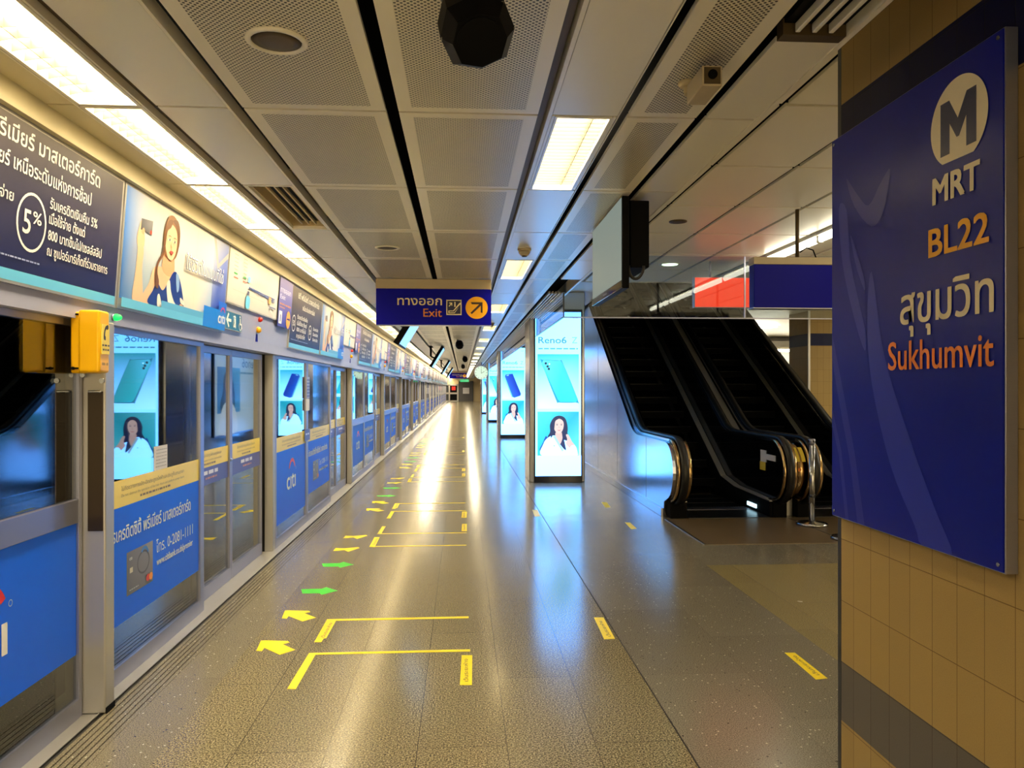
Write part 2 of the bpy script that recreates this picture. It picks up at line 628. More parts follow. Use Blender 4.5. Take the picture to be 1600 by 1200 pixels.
class Art:
    """layers of printed shapes on a plane: u right, v up, n towards the reader"""

    def __init__(self, origin, u, v, lift=0.0008):
        self.o = Vector(origin); self.u = Vector(u).normalized(); self.v = Vector(v).normalized()
        self.n = self.u.cross(self.v).normalized()
        self.k = 0
        self.lift = lift
        self.V = []; self.F = []; self.Cc = []

    def _p(self, p):
        return self.o + self.u * p[0] + self.v * p[1] + self.n * (self.lift * (1 + self.k))

    def poly(self, pts, col, cols=None):
        b = len(self.V)
        self.V += [self._p(p) for p in pts]
        self.F.append(tuple(range(b, b + len(pts))))
        self.Cc.append([lin(c) for c in cols] if cols else [lin(col)] * len(pts))
        self.k += 1
        return self

    def rect(self, a, b, c, d, col):
        return self.poly([(a, b), (c, b), (c, d), (a, d)], col)

    def grad(self, a, b, c, d, bl, br, tr, tl):
        return self.poly([(a, b), (c, b), (c, d), (a, d)], None, [bl, br, tr, tl])

    def ell(self, cx, cy, rx, ry, col, n=28):
        return self.poly([(cx + rx * math.cos(2 * PI * k / n), cy + ry * math.sin(2 * PI * k / n)) for k in range(n)], col)

    def blob(self, pts, col, n=5):
        return self.poly(smooth_loop(pts, n), col)

    def ring(self, cx, cy, rx, ry, t, col, a0=0, a1=360, n=32):
        b = len(self.V)
        for k in range(n + 1):
            a = math.radians(a0 + (a1 - a0) * k / n)
            self.V.append(self._p((cx + rx * math.cos(a), cy + ry * math.sin(a))))
            self.V.append(self._p((cx + (rx - t) * math.cos(a), cy + (ry - t) * math.sin(a))))
        for k in range(n):
            q = b + 2 * k
            self.F.append((q, q + 2, q + 3, q + 1)); self.Cc.append([lin(col)] * 4)
        self.k += 1
        return self

    def text(self, s, x, y, h, col, align='l', w=None, bold=0.0, skew=0.0):
        """h = font size; w = forced width; baseline at y"""
        vs, fs, x0, x1, y0, y1, comp = text_mesh(s, bold)
        sx = h if w is None else w / (x1 - x0)
        wd = (x1 - x0) * sx
        ox = {'l': x, 'c': x - wd / 2, 'r': x - wd}[align]
        bx, by = bold * 0.75 * sx, bold * 0.75 * h
        for q, (dx, dy) in enumerate(((0, 0), (bx, by), (-bx, by), (bx, -by), (-bx, -by)) if bold else ((0, 0),)):
            b = len(self.V)
            self.V += [self.n * ((0.55 * q + 0.12 * comp[e]) * self.lift) + self._p((ox + dx + (p[0] - x0) * sx + skew * p[1] * h, y + dy + p[1] * h)) for e, p in enumerate(vs)]
            for f in fs:
                self.F.append(tuple(b + i for i in f)); self.Cc.append([lin(col)] * len(f))
        self.k += 1
        return self

    def greek(self, x0, x1, y, t, col, seed=1):
        """illegible small print: short dashes"""
        r = random.Random(seed)
        x = x0
        while x < x1:
            w = t * r.uniform(1.2, 4.5)
            self.rect(x, y, min(x + w, x1), y + t, col)
            self.k -= 1
            x += w + t * 0.9
        self.k += 1
        return self

    def build(self, name, parent, m='print', label=None):
        if m == 'print_lit':                  # thin pale film lets the most light through
            out = []
            for f in self.Cc:
                row = []
                for c in f:
                    t = min(1, max(0, (c[1] - 0.70) / 0.17))
                    t = t * t * (3 - 2 * t)
                    g = (0.8, 1.5, 1.65) if c[2] > 2 * c[0] else (1.05, 1.05, 1.05)
                    row.append(tuple(c[q] * (g[q] + t * (LED_PALE[q] - g[q])) for q in range(3)) + (1.0,))
                out.append(row)
            self.Cc = out
        w = Vector((0, 0, 0))
        p = parent
        while p is not None:
            w += Vector(p.location); p = p.parent
        me = bpy.data.meshes.new(name)
        me.from_pydata([v - w for v in self.V], [], self.F)
        at = me.color_attributes.new('Print', 'FLOAT_COLOR', 'CORNER')
        flat = []
        for f in self.Cc:
            for c in f:
                flat += c
        at.data.foreach_set('color', flat)
        me.materials.append(M[m] if isinstance(m, str) else m)
        me.update()
        o = bpy.data.objects.new(name, me)
        C.objects.link(o)
        if parent is not None:
            o.parent = parent
        if label:
            o['label'] = label
        return o


# ================================================================== THE SETTING
CZ = 2.686           # suspended ceiling over the platform
HZ = 3.14            # higher ceiling beside the escalators
YEND = 90.0
ROW0, ROW = 3.19, 1.2

b = MB()
b.box(-1.278, 0.962, -4, YEND, -0.12, 0, 'granite')
b.box(0.962, 0.970, -4, YEND, -0.12, -0.002, 'groove')
b.box(0.970, 2.13, -4, YEND, -0.12, 0, 'terrazzo')
b.box(2.13, 13, 6.6, 30, -0.12, 0, 'terrazzo')
b.box(2.13, 13, -4, 6.6, -0.12, 0, 'granite_side')
b.box(2.13, 2.45, 30, YEND, -0.12, 0, 'terrazzo')
b.box(-1.536, -1.278, -4, YEND, -0.12, 0, 'terrazzo_edge')
x = -1.705
b.box(-1.72, -1.536, -4, YEND, -0.12, -0.004, 'groove')
for k in range(6):
    b.box(-1.702 + k * 0.0285, -1.702 + k * 0.0285 + 0.0215, -4, YEND, -0.1, 0, 'terrazzo_edge')
struct(b.build('floor'), 'polished beige granite and dark terrazzo platform floor', 'floor')

b = MB()
b.box(-2.02, -1.72, -4, YEND, -0.12, 0.002, 'alu_light')
b.box(-1.728, -1.72, -4, YEND, -0.02, 0.006, 'alu_light')
struct(b.build('trim_1'), 'pale metal threshold strip under the platform screen doors', 'threshold')

# ceiling: panels, channels and slots (one fixed structure)
rows = [ROW0 + ROW * k for k in range(-6, 73)]
b = MB()
VENT_ROW = 1         # y 4.39-5.59 holds the slotted air vent
pb = 0.018
LIGHT_ROWS = set(range(-6, 73, 3))
for i, y0 in enumerate(rows):
    k = i - 6
    y1 = y0 + ROW - 0.018
    b.box(-1.66, -1.542, y0, y1 + 0.008, CZ, CZ + pb, 'bulkhead')
    if k != VENT_ROW:
        b.box(-1.228, -0.952, y0, y1, CZ, CZ + pb, 'panel_white')
    for xa, xb in ((-0.887, -0.313), (-0.261, 0.313), (0.692, 0.98)):
        b.box(xa, xb, y0, y1, CZ, CZ + pb, 'panel')
        if k < 34:
            b.quad([(xa + 0.055, y0 + 0.05, CZ - 0.0006), (xb - 0.055, y0 + 0.05, CZ - 0.0006), (xb - 0.055, y1 - 0.05, CZ - 0.0006), (xa + 0.055, y1 - 0.05, CZ - 0.0006)], 'perf')
    if k in LIGHT_ROWS:
        b.box(0.374, 0.386, y0, y1, CZ, CZ + pb, 'panel_white')
        b.box(0.632, 0.645, y0, y1, CZ, CZ + pb, 'panel_white')
    else:
        b.box(0.374, 0.645, y0, y1, CZ, CZ + pb, 'panel_white')
    if k == -1:
        b.box(1.025, 1.235, 2.455, y1, CZ, CZ + pb, 'panel')
    elif y1 < 9.1 and y0 > 2.3:
        b.box(1.025, 1.235, y0, y1, CZ, CZ + pb, 'panel')
    elif y0 > 9.0:
        b.box(1.19, 1.235, y0, y1 + 0.012, CZ, CZ + pb, 'panel')
yb0, yb1 = rows[0], rows[-1] + ROW
b.box(-0.948, -0.936, yb0, yb1, CZ - 0.004, CZ + 0.05, 'panel')
b.box(0.318, 0.345, yb0, yb1, CZ + 0.02, CZ + 0.05, 'brown_gap')
b.box(0.354, 0.37, yb0, yb1, CZ - 0.006, CZ + 0.05, 'panel_white')
b.box(0.648, 0.652, yb0, yb1, CZ - 0.004, CZ + 0.05, 'panel_white')
b.box(-1.275, -1.232, yb0, yb1, CZ + 0.03, CZ + 0.06, 'brown_gap')
b.box(-1.285, -1.277, yb0, yb1, CZ - 0.002, CZ + 0.05, 'panel')
b.box(-1.55, -1.542, yb0, yb1, CZ - 0.002, CZ + 0.05, 'panel')
b.box(1.236, 1.256, yb0, YEND, CZ - 0.004, HZ + 0.05, 'panel')
for k in range(4):
    b.box(1.04 + k * 0.04, 1.056 + k * 0.04, 9.2, yb1, CZ + 0.004, CZ + 0.03, 'panel')
b.box(-1.66, 1.24, yb0, yb1, CZ + 0.13, CZ + 0.16, 'void')
struct(b.build('ceiling'), 'beige metal panel ceiling with perforated bays and dark channels', 'ceiling')
b = MB()                                    # high ceiling
for i in range(-6, 8):
    y0 = 4.22 + 1.19 * i
    y1 = min(y0 + 1.19 - 0.034, 11.4)
    if y0 > 11.2:
        continue
    for j in range(0, 18):
        xa = 1.256 if j == 0 else 1.2 + 0.6 * j
        b.box(xa + (0.012 if j == 0 else 0.019), 1.2 + 0.6 * (j + 1) - 0.019, y0, y1, HZ, HZ + 0.02, 'panel')
b.box(1.256, 12.3, -3, 11.4, HZ + 0.06, HZ + 0.09, 'void')
b.box(1.256, 2.42, 11.4, YEND, HZ, HZ + 0.05, 'panel')
b.box(5.62, 12.3, 11.4, 30, HZ, HZ + 0.05, 'panel')
struct(b.build('ceiling'), 'higher ceiling of plain beige square panels beside the escalators', 'ceiling')

b = MB()
b.prism([(-2.0, 1.868), (-1.75, 1.868), (-1.75, 1.952), (-1.702, 2.600), (-2.0, 2.600)], 'y', -4, YEND, 'alu_paint')
struct(b.build('trim_2'), 'silver header beam above the platform screen doors', 'beam')
b = MB()
b.box(-1.95, -1.66, -4, YEND, 2.594, CZ + 0.06, 'bulkhead')
b.box(-1.79, -1.74, -4, YEND, 2.60, 2.612, 'void')
struct(b.build('wall_left'), 'cream bulkhead between the header adverts and the ceiling', 'wall')

b = MB()
b.box(-7.2, -7.0, -6, YEND + 2, -1.3, 4, 'tunnel')
b.box(-7.0, -2.02, -6, YEND + 2, -1.4, -1.2, 'tunnel')
b.box(-7.0, -1.95, -6, YEND + 2, 3.2, 3.4, 'tunnel')
b.box(-2.0, -1.96, -6, YEND + 2, 2.74, 3.3, 'tunnel')
b.box(-2.04, -2.02, -6, YEND + 2, -1.3, -0.12, 'tunnel')
b.box(-7.0, -2.0, -6.2, -6.0, -1.3, 3.4, 'tunnel')  # added end wall, keeps world light out of the tunnel
b.box(-7.0, -2.0, YEND + 2, YEND + 2.2, -1.3, 3.4, 'tunnel')
for z in (0.2, 0.9, 1.7):
    b.tube([(-6.95, -6, z), (-6.95, YEND, z)], 0.05, 'tunnel', 8)
struct(b.build('wall_trackside'), 'dark tunnel wall beyond the screen doors', 'wall')

b = MB()
b.box(2.45, 2.6, 19.5, YEND, 0, 3.3, 'steel_panel')
for y in range(20, 90, 2):
    b.box(2.446, 2.452, y, y + 0.012, 0, 3.2, 'steel_dark')
struct(b.build('wall_right'), 'stainless steel clad wall behind the lit columns', 'wall')

b = MB()
b.box(-2.4, 2.6, YEND, YEND + 0.2, 0, 3.3, 'cream')
b.box(-1.66, 2.45, YEND - 0.03, YEND, 2.0, 3.2, 'cream')
struct(b.build('wall_end'), 'cream end wall at the far end of the platform', 'wall')

b = MB()                                    # dark escalator shaft above the ceiling
b.box(2.36, 2.42, 11.46, 24, 3.14, 9, 'black')
b.box(5.62, 5.68, 11.46, 24, 3.14, 9, 'black')
b.box(2.36, 5.68, 23.9, 24, 0.1, 9, 'black')
b.box(2.36, 5.68, 11.4, 24, 8.9, 9, 'black')
b.box(2.36, 5.68, 11.41, 11.46, HZ + 0.1, 9, 'black')
b.box(2.42, 5.62, 11.4, 11.412, HZ - 0.002, HZ + 0.35, 'panel')
struct(b.build('wall_shaft'), 'unlit escalator shaft rising above the ceiling', 'wall')

b = MB()                                    # side hall behind the escalators
b.box(5.7, 12.4, 24, 24.2, 0, 3.3, 'pale_wall')
b.box(12.2, 12.4, -4, 24, 0, 3.3, 'cream')
b.box(5.7, 12.2, 23.0, 24, 2.815, 3.0, 'steel_panel')
struct(b.build('wall_hall'), 'pale wall of the side hall beyond the escalators', 'wall')

# glass smoke barrier hanging from the ceiling edge
bt = thing('smoke_barrier', 'hanging glass smoke barrier along the ceiling edge beside the lit columns', 'glass barrier', (1.2, 9.1, 2.4))
for ya, yb in ((9.11, 12.49), (13.52, 23.69), (24.72, 34.79), (35.82, 45.9)):
    b = MB(); b.box(1.196, 1.206, ya, yb, 2.40, CZ, 'glass_barrier'); b.build('glass_pane', bt)
    b = MB(); b.box(1.190, 1.212, ya, yb, 2.393, 2.401, 'steel_dark'); b.build('edge_strip', bt)
bt = thing('smoke_barrier', 'hanging glass smoke barrier across the platform in front of the escalators', 'glass barrier', (1.2, 9.1, 2.4))
for xa, xb in ((1.21, 3.41), (3.415, 5.6), (5.605, 7.8)):
    b = MB(); b.box(xa, xb, 9.095, 9.105, 2.40, HZ, 'glass_barrier'); b.build('glass_pane', bt)
b = MB(); b.box(1.2, 7.8, 9.09, 9.11, 2.388, 2.402, 'alu'); b.build('edge_strip', bt)
b = MB(); b.box(3.404, 3.421, 9.092, 9.108, 2.4, HZ, 'alu'); b.build('joint_strip', bt)
b = MB(); b.box(1.197, 1.213, 9.092, 9.108, 2.4, CZ, 'steel_dark'); b.build('corner_strip', bt)

# ================================================================== LIGHTS OF THE STATION
GL = 'recessed louvred lights above the screen doors'


def left_light(y0, detail):
    t = thing('recessed_light', 'x', 'ceiling light', (-1.41, y0 + 0.6, CZ), GL)
    xa, xb, ya, yb = -1.538, -1.288, y0 + 0.008, y0 + ROW - 0.008
    f = MB()
    for q in ((xa, xa + 0.014, ya, yb), (xb - 0.014, xb, ya, yb), (xa + 0.014, xb - 0.014, ya, ya + 0.014), (xa + 0.014, xb - 0.014, yb - 0.014, yb)):
        f.box(q[0], q[1], q[2], q[3], CZ - 0.003, CZ + 0.07, 'panel')
    f.build('frame', t)
    d = MB()
    d.box(xa + 0.014, xb - 0.014, ya + 0.014, yb - 0.014, CZ + 0.055, CZ + 0.06, 'lamp')
    d.build('diffuser', t)
    if detail:
        l = MB()
        n = 15
        for k in range(1, n):
            y = ya + 0.014 + (yb - ya - 0.028) * k / n
            l.prism([(xa + 0.014, CZ + 0.004), (xa + 0.07, CZ + 0.016), (xa + 0.125, CZ + 0.02), (xb - 0.07, CZ + 0.016), (xb - 0.014, CZ + 0.004), (xb - 0.014, CZ + 0.05), (xa + 0.014, CZ + 0.05)], 'y', y - 0.0012, y + 0.0012, 'louver')
        l.box(xa + 0.074, xa + 0.077, ya + 0.014, yb - 0.014, CZ + 0.012, CZ + 0.05, 'louver')
        l.build('louvre', t)
    return t


base_l = None
near = 0
for i, y0 in enumerate(rows):
    if y0 < 1.5:
        lab = 'louvred light above the screen doors overhead, behind the view'
    elif y0 < 20:
        lab = '%s bright louvred ceiling light in the row above the screen doors' % ORD[near]; near += 1
    else:
        lab = 'small bright louvred light far down the row above the screen doors'
    if base_l is None:
        base_l = left_light(y0, True); base_y = y0
        base_l['label'] = lab
    else:
        dup(base_l, (0, y0 - base_y, 0), lab, GL, skip=() if y0 < 26 else ('louvre',))

GR = 'square ceiling lights over the platform'
base_r = None
near = 0
for k in sorted(LIGHT_ROWS):
    y0 = ROW0 + ROW * k
    if y0 > 80 or y0 < -4.5:
        continue
    if y0 < 2:
        lab = 'ceiling light over the platform, behind the view'
    elif y0 < 30:
        lab = '%s rectangular light in the ceiling strip right of the perforated panels' % ORD[near]; near += 1
    else:
        lab = 'tiny rectangular light far down the right ceiling strip'
    if base_r is None:
        t = thing('ceiling_light', lab, 'ceiling light', (0.509, y0 + 0.6, CZ), GR)
        xa, xb, ya, yb = 0.388, 0.630, y0 + 0.004, y0 + ROW - 0.016
        f = MB()
        for q in ((xa, xa + 0.01, ya, yb), (xb - 0.01, xb, ya, yb), (xa + 0.01, xb - 0.01, ya, ya + 0.012), (xa + 0.01, xb - 0.01, yb - 0.012, yb)):
            f.box(q[0], q[1], q[2], q[3], CZ - 0.002, CZ + 0.07, 'panel_white')
        f.build('frame', t)
        d = MB(); d.box(xa + 0.01, xb - 0.01, ya + 0.012, yb - 0.012, CZ + 0.05, CZ + 0.055, 'lamp'); d.build('diffuser', t)
        l = MB()
        for q in range(1, 22):
            y = ya + 0.012 + (yb - ya - 0.024) * q / 22
            l.box(xa + 0.01, xb - 0.01, y - 0.001, y + 0.001, CZ + 0.012, CZ + 0.045, 'louver')
        l.box(xb - 0.075, xb - 0.072, ya + 0.012, yb - 0.012, CZ + 0.012, CZ + 0.045, 'louver')
        l.build('louvre', t)
        base_r = t; base_ry = y0
    else:
        dup(base_r, (0, y0 - base_ry, 0), lab, GR, skip=() if y0 < 26 else ('louvre',))

# linear fluorescent run on the high ceiling
t0 = None
for k in range(4):
    y0 = 3.46 + 1.4 * k
    lab = ['fluorescent tube light nearest the pillar on the high ceiling', 'fluorescent tube light just ahead of the pillar on the high ceiling',
           'third fluorescent tube light in the run above the blank blue sign',
           'last fluorescent tube light of the run, ending at the glass barrier'][k]
    if t0 is None:
        t0 = thing('fluorescent_light', lab, 'fluorescent light', (3.66, y0 + 0.7, HZ), 'fluorescent run by the escalators')
        b = MB(); b.box(3.61, 3.71, y0 + 0.01, y0 + 1.39, HZ - 0.03, HZ, 'panel_white', 0.004); b.build('batten', t0)
        b = MB(); b.cyl((3.66, y0 + 0.03, HZ - 0.062), (0, 1, 0), 0.032, 1.34, 'tube', 16); b.build('tube', t0)
        b = MB()
        for yy in (y0 + 0.005, y0 + 1.37):
            b.box(3.635, 3.685, yy, yy + 0.024, HZ - 0.1, HZ - 0.03, 'panel_white', 0.003)
        b.build('tube_holder', t0)
    else:
        dup(t0, (0, 1.4 * k, 0), lab)

t = thing('downlight', 'round glowing downlight in the high ceiling behind the glass barrier', 'downlight', (2.65, 9.68, HZ))
b = MB(); b.lathe([(0.12, 0), (0.13, -0.006), (0.1, -0.008), (0.1, 0)], (2.65, 9.68, HZ), (0, 0, 1), 'panel_white'); b.build('rim', t)
b = MB(); b.cyl((2.65, 9.68, HZ - 0.012), (0, 0, 1), 0.1, 0.006, 'downlight'); b.build('lens', t)
t = thing('ceiling_speaker', 'flat round grille in the high ceiling above the escalators', 'ceiling speaker', (2.05, 7.2, HZ))
b = MB(); b.lathe([(0.085, 0), (0.085, -0.008), (0.065, -0.012), (0.02, -0.012)], (2.05, 7.2, HZ), (0, 0, 1), 'brown_gap'); b.build('grille', t)
t = thing('hall_light', 'bright linear lamp in the side hall beyond the escalators', 'ceiling light', (8.5, 23.1, 2.75))
b = MB(); b.box(5.9, 11.5, 23.05, 23.16, 2.68, 2.75, 'hall_lamp'); b.build('tube', t)
b = MB(); b.box(5.9, 11.5, 23.0, 23.2, 2.75, 2.81, 'panel_white'); b.build('batten', t)
for k in range(3):  # unseen panels added to brighten the hall and the right side
    t = thing('hall_light', ['first added fill panel over the side hall', 'second added fill panel over the side hall', 'third added fill panel over the side hall'][k], 'ceiling light', (10.0, 8.0 + 5 * k, HZ), 'added fill panels in the side hall')
    b = MB(); b.box(9.7, 10.3, 6.5 + 5 * k, 9.5 + 5 * k, HZ - 0.03, HZ - 0.003, 'hall_lamp', 0.004); b.build('diffuser', t)
t = thing('hall_light', 'round lamp glowing on the side hall ceiling near the far column', 'ceiling light', (7.6, 19.0, HZ))
b = MB(); b.cyl((7.6, 19.0, HZ - 0.05), (0, 0, 1), 0.35, 0.05, 'hall_lamp'); b.build('diffuser', t)

# ================================================================== PLATFORM SCREEN DOORS
FX = -1.795


def bar_frame(b, x0, x1, y0, y1, z0, z1, wl, wr, wb, wt, m, bev=0.003):
    b.box(x0, x1, y0, y0 + wl, z0, z1, m, bev)
    b.box(x0, x1, y1 - wr, y1, z0, z1, m, bev)
    b.box(x0, x1, y0 + wl, y1 - wr, z0, z0 + wb, m)
    b.box(x0, x1, y0 + wl, y1 - wr, z1 - wt, z1, m)


def citi(a, cx, z0, w, parent, col='#f2f2f4'):
    t_ = Art(a.o, a.u, a.v)
    t_.text('cıtı', cx, z0, w * 0.66, col, 'c', w=w, bold=0.012)
    t_.build('logo_word', parent)
    a.poly(arc_pts(cx + w * 0.11, z0 + w * 0.34, w * 0.33, w * 0.42, 28, 152), '#e3262c')
    a.ring(cx + w * 0.56, z0 + w * 0.47, w * 0.035, w * 0.035, w * 0.008, '#cfd6ee', n=14)
    return a


def card_art(a, y0, z0, w, h, tilt=0.0):
    """grey bank card"""
    a.poly([(y0, z0), (y0 + w, z0 + tilt), (y0 + w, z0 + h + tilt), (y0, z0 + h)], None, ['#5b5a66', '#74727c', '#8d8a92', '#6d6b76'])
    a.ring(y0 + w * 0.62, z0 + h * 0.60, w * 0.24, h * 0.28, w * 0.03, '#4b4a55')
    a.poly(arc_pts(y0 + w * 0.66, z0 + h * 0.7, w * 0.13, w * 0.18, 20, 140, 10), '#3c7fd0')
    a.text('cıtı', y0 + w * 0.08, z0 + h * 0.8, h * 0.13, '#c9c8cf', bold=0.01)
    a.rect(y0 + w * 0.09, z0 + h * 0.5, y0 + w * 0.2, z0 + h * 0.62, '#cfc9b8')
    a.ell(y0 + w * 0.78, z0 + h * 0.16 + tilt, w * 0.075, h * 0.09, '#e2402e', 16)
    a.ell(y0 + w * 0.89, z0 + h * 0.16 + tilt, w * 0.075, h * 0.09, '#f09a2e', 16)
    a.greek(y0 + w * 0.06, y0 + w * 0.4, z0 + h * 0.1, h * 0.025, '#b9b8c0', 5)
    return a


def premier_art(y0, y1, parent):
    """lower panel with the phone number; y0..y1 extents of the film"""
    w = y1 - y0

    def art():
        return Art((FX - 0.0125, 0, 0), (0, 1, 0), (0, 0, 1))
    a = art(); a.text('บัตรเครดิตซิตี้ พรีเมียร์ มาสเตอร์การ์ด', y1 - 0.16, 0.742, 0.10, '#eef2fb', 'r', w=w * 0.84, bold=0.012); a.build('slogan_text', parent)
    a = art(); card_art(a, y0 + w * 0.235, 0.425, w * 0.237, 0.235); a.build('printed_card', parent, label='grey bank card picture')
    a = art(); a.text('โทร. 0-2081-1111', y1 - 0.115, 0.575, 0.095, '#eef2fb', 'r', w=w * 0.415); a.build('phone_number', parent)
    a = art(); a.text('www.citibank.co.th/premier', y1 - 0.12, 0.500, 0.06, '#eef2fb', 'r', w=w * 0.41, bold=0.006); a.build('web_address', parent)


def warn_art(y0, y1, x, z0=0.925, seed=2, parent=None):
    a = Art((x, 0, 0), (0, 1, 0), (0, 0, 1))
    c = (y0 + y1) / 2
    a.text('ไม่กีดขวางการเปิด-ปิดประตูรถไฟฟ้าและประตูกั้นชานชาลา', c, z0 + 0.078, 0.03, '#6b5a1c', 'c', w=(y1 - y0) * 0.62)
    a.text('Do not obstruct the operation of the train doors and platform screen doors', c, z0 + 0.045, 0.022, '#7a6824', 'c', w=(y1 - y0) * 0.62)
    a.greek(c - (y1 - y0) * 0.15, c + (y1 - y0) * 0.15, z0 + 0.018, 0.012, '#7a6824', seed)
    return a.build('warning_text', parent)


GP = 'fixed glass panels of the platform screen doors'
GD = 'sliding glass leaves of the platform screen doors'
GPO = 'metal posts of the platform screen doors'


def fixed_panel(y0, y1, label, logo, rail='sticker', zb=0.30, wl=0.05, wr=0.06):
    t = thing('platform_screen', label, 'glass panel', (FX - 0.03, (y0 + y1) / 2, 0), GP)
    f = MB()
    bar_frame(f, FX - 0.06, FX, y0, y1, 0.002, 1.867, wl, wr, 0.088, 0.03, 'alu')
    f.build('frame', t)
    g = MB(); g.box(FX - 0.022, FX - 0.014, y0 + wl, y1 - wr, 0.09, 1.837, 'glass_screen'); g.build('glass_pane', t)
    ya, yb = y0 + wl + 0.002, y1 - wr - 0.002
    ztop = 0.917
    v = MB(); v.box(FX - 0.014, FX - 0.0125, ya, yb, zb, ztop, 'vinyl_blue'); vo = v.build('advert_vinyl', t, 'blue advert film on the lower glass')
    if logo == 'citi':
        a = Art((FX - 0.0125, 0, 0), (0, 1, 0), (0, 0, 1))
        citi(a, (ya + yb) / 2 + (0.055 if y0 < 3 else -0.02), 0.497, 0.41, vo)
        a.build('logo_arc', vo, label='red arc over the letters')
    else:
        premier_art(ya, yb, vo)
    if rail == 'sticker':
        s = MB(); s.box(FX - 0.0138, FX - 0.012, ya, yb, 0.919, 1.062, 'sticker_yellow'); so = s.build('warning_sticker', t, 'yellow warning strip at waist height')
        warn_art(ya, yb, FX - 0.012, 0.925, 3, so)
    else:
        s = MB(); s.box(FX - 0.05, FX, ya, yb, 0.919, 1.032, 'alu', 0.004); s.build('mid_rail', t)
    return t


def door_leaf(y0, y1, label, flip=False):
    t = thing('sliding_door_leaf', label, 'sliding door', (-1.89, (y0 + y1) / 2, 0), GD)
    X = -1.87
    f = MB()
    bar_frame(f, X - 0.04, X, y0, y1, 0.004, 1.862, 0.032, 0.032, 0.10, 0.05, 'alu')
    f.build('frame', t)
    g = MB(); g.box(X - 0.024, X - 0.016, y0 + 0.032, y1 - 0.032, 0.104, 1.812, 'glass_screen'); g.build('glass_pane', t)
    s = MB(); s.box(X - 0.016, X - 0.0145, y0 + 0.034, y1 - 0.034, 0.965, 1.09, 'sticker_yellow'); so = s.build('warning_sticker', t, 'yellow warning strip')
    warn_art(y0 + 0.04, y1 - 0.04, X - 0.0145, 0.965, 4, so)
    s = MB(); s.box(X - 0.016, X - 0.0145, y0 + 0.034, y1 - 0.034, 0.835, 0.965, 'sticker_purple'); so = s.build('direction_sticker', t, 'purple strip under the yellow one')
    a = Art((X - 0.0145, 0, 0), (0, 1, 0), (0, 0, 1))
    c = (y0 + y1) / 2
    a.greek(c - 0.16, c + 0.2, 0.91, 0.028, '#e4e2f0', 6); a.greek(c - 0.1, c + 0.16, 0.875, 0.014, '#d58f74', 8)
    a.build('direction_text', so)
    h = MB(); yy = y1 - 0.016 if not flip else y0 + 0.016
    h.cyl((X, yy, 0.97), (1, 0, 0), 0.011, 0.006, 'steel'); h.build('lock', t)
    return t


fixed_panel(2.05, 3.758, 'glass panel with a grey mid rail and blue logo film at the left picture edge', 'citi', 'rail', zb=0.30, wr=0.03)
fixed_panel(3.867, 5.476, 'glass panel with yellow strip and phone number film right of the yellow phone box', 'premier', 'sticker', zb=0.30, wl=0.05, wr=0.075)
door_leaf(5.40, 6.355, 'left leaf of the nearest sliding doors, beside the phone number panel')
door_leaf(6.36, 7.325, 'right leaf of the nearest sliding doors, beside a brown post', True)

PER = 5.19
Y1 = 7.42


def post(y0, label):
    t = thing('screen_door_post', label, 'post', (-1.84, y0 + 0.05, 0), GPO)
    p = MB(); p.box(-1.90, FX, y0, y0 + 0.095, 0.002, 1.867, 'alu_light', 0.004); p.build('column', t)
    p = MB(); p.box(-1.90, -1.87, y0 - 0.008, y0, 0.002, 1.867, 'rubber'); p.build('rubber_seal', t)
    return t


names = [
    ('brown metal post between the nearest sliding doors and the second blue panels', 'tall panel with yellow strip and blue logo film, mirroring a dark blue phone advert', 'panel with phone number film second along, left of the second sliding doors',
     'left leaf of the second pair of sliding doors', 'right leaf of the second pair of sliding doors'),
]
p0 = post(Y1, names[0][0])
pc = fixed_panel(Y1 + 0.10, Y1 + 1.62, names[0][1], 'citi', 'sticker', zb=0.20)
pd = fixed_panel(Y1 + 1.625, Y1 + 3.22, names[0][2], 'premier', 'sticker', zb=0.30)
d1 = door_leaf(Y1 + 3.17, Y1 + 4.13, names[0][3])
d2 = door_leaf(Y1 + 4.135, Y1 + 5.10, names[0][4], True)
Y2 = Y1 + PER
qc = fixed_panel(Y2 + 0.10, Y2 + 1.62, 'third logo panel along the screen doors, with a pale grey mid rail', 'citi', 'rail', zb=0.24)
qd = fixed_panel(Y2 + 1.625, Y2 + 3.22, 'third phone number panel along the screen doors, with a pale grey mid rail', 'premier', 'rail', zb=0.30)
for k in range(1, 16):
    sh = (0, PER * k, 0)
    if k <= 5:
        o = ORD[k + 1]
        dup(p0, sh, '%s metal post along the screen doors' % o)
        dup(d1, sh, 'left leaf of the %s pair of sliding doors' % o)
        dup(d2, sh, 'right leaf of the %s pair of sliding doors' % o)
        if k > 1:
            dup(qc, (0, PER * (k - 1), 0), '%s logo panel along the screen doors' % o)
            dup(qd, (0, PER * (k - 1), 0), '%s phone number panel along the screen doors' % o)
    else:
        dup(p0, sh, 'thin metal post far down the screen doors')
        if k == 15:
            continue
        dup(d1, sh, 'sliding door leaf far down the platform')
        dup(d2, sh, 'sliding door leaf far down the platform')
        dup(qc, (0, PER * (k - 1), 0), 'blue and glass panel far down the screen doors')
        dup(qd, (0, PER * (k - 1), 0), 'blue and glass panel far down the screen doors')

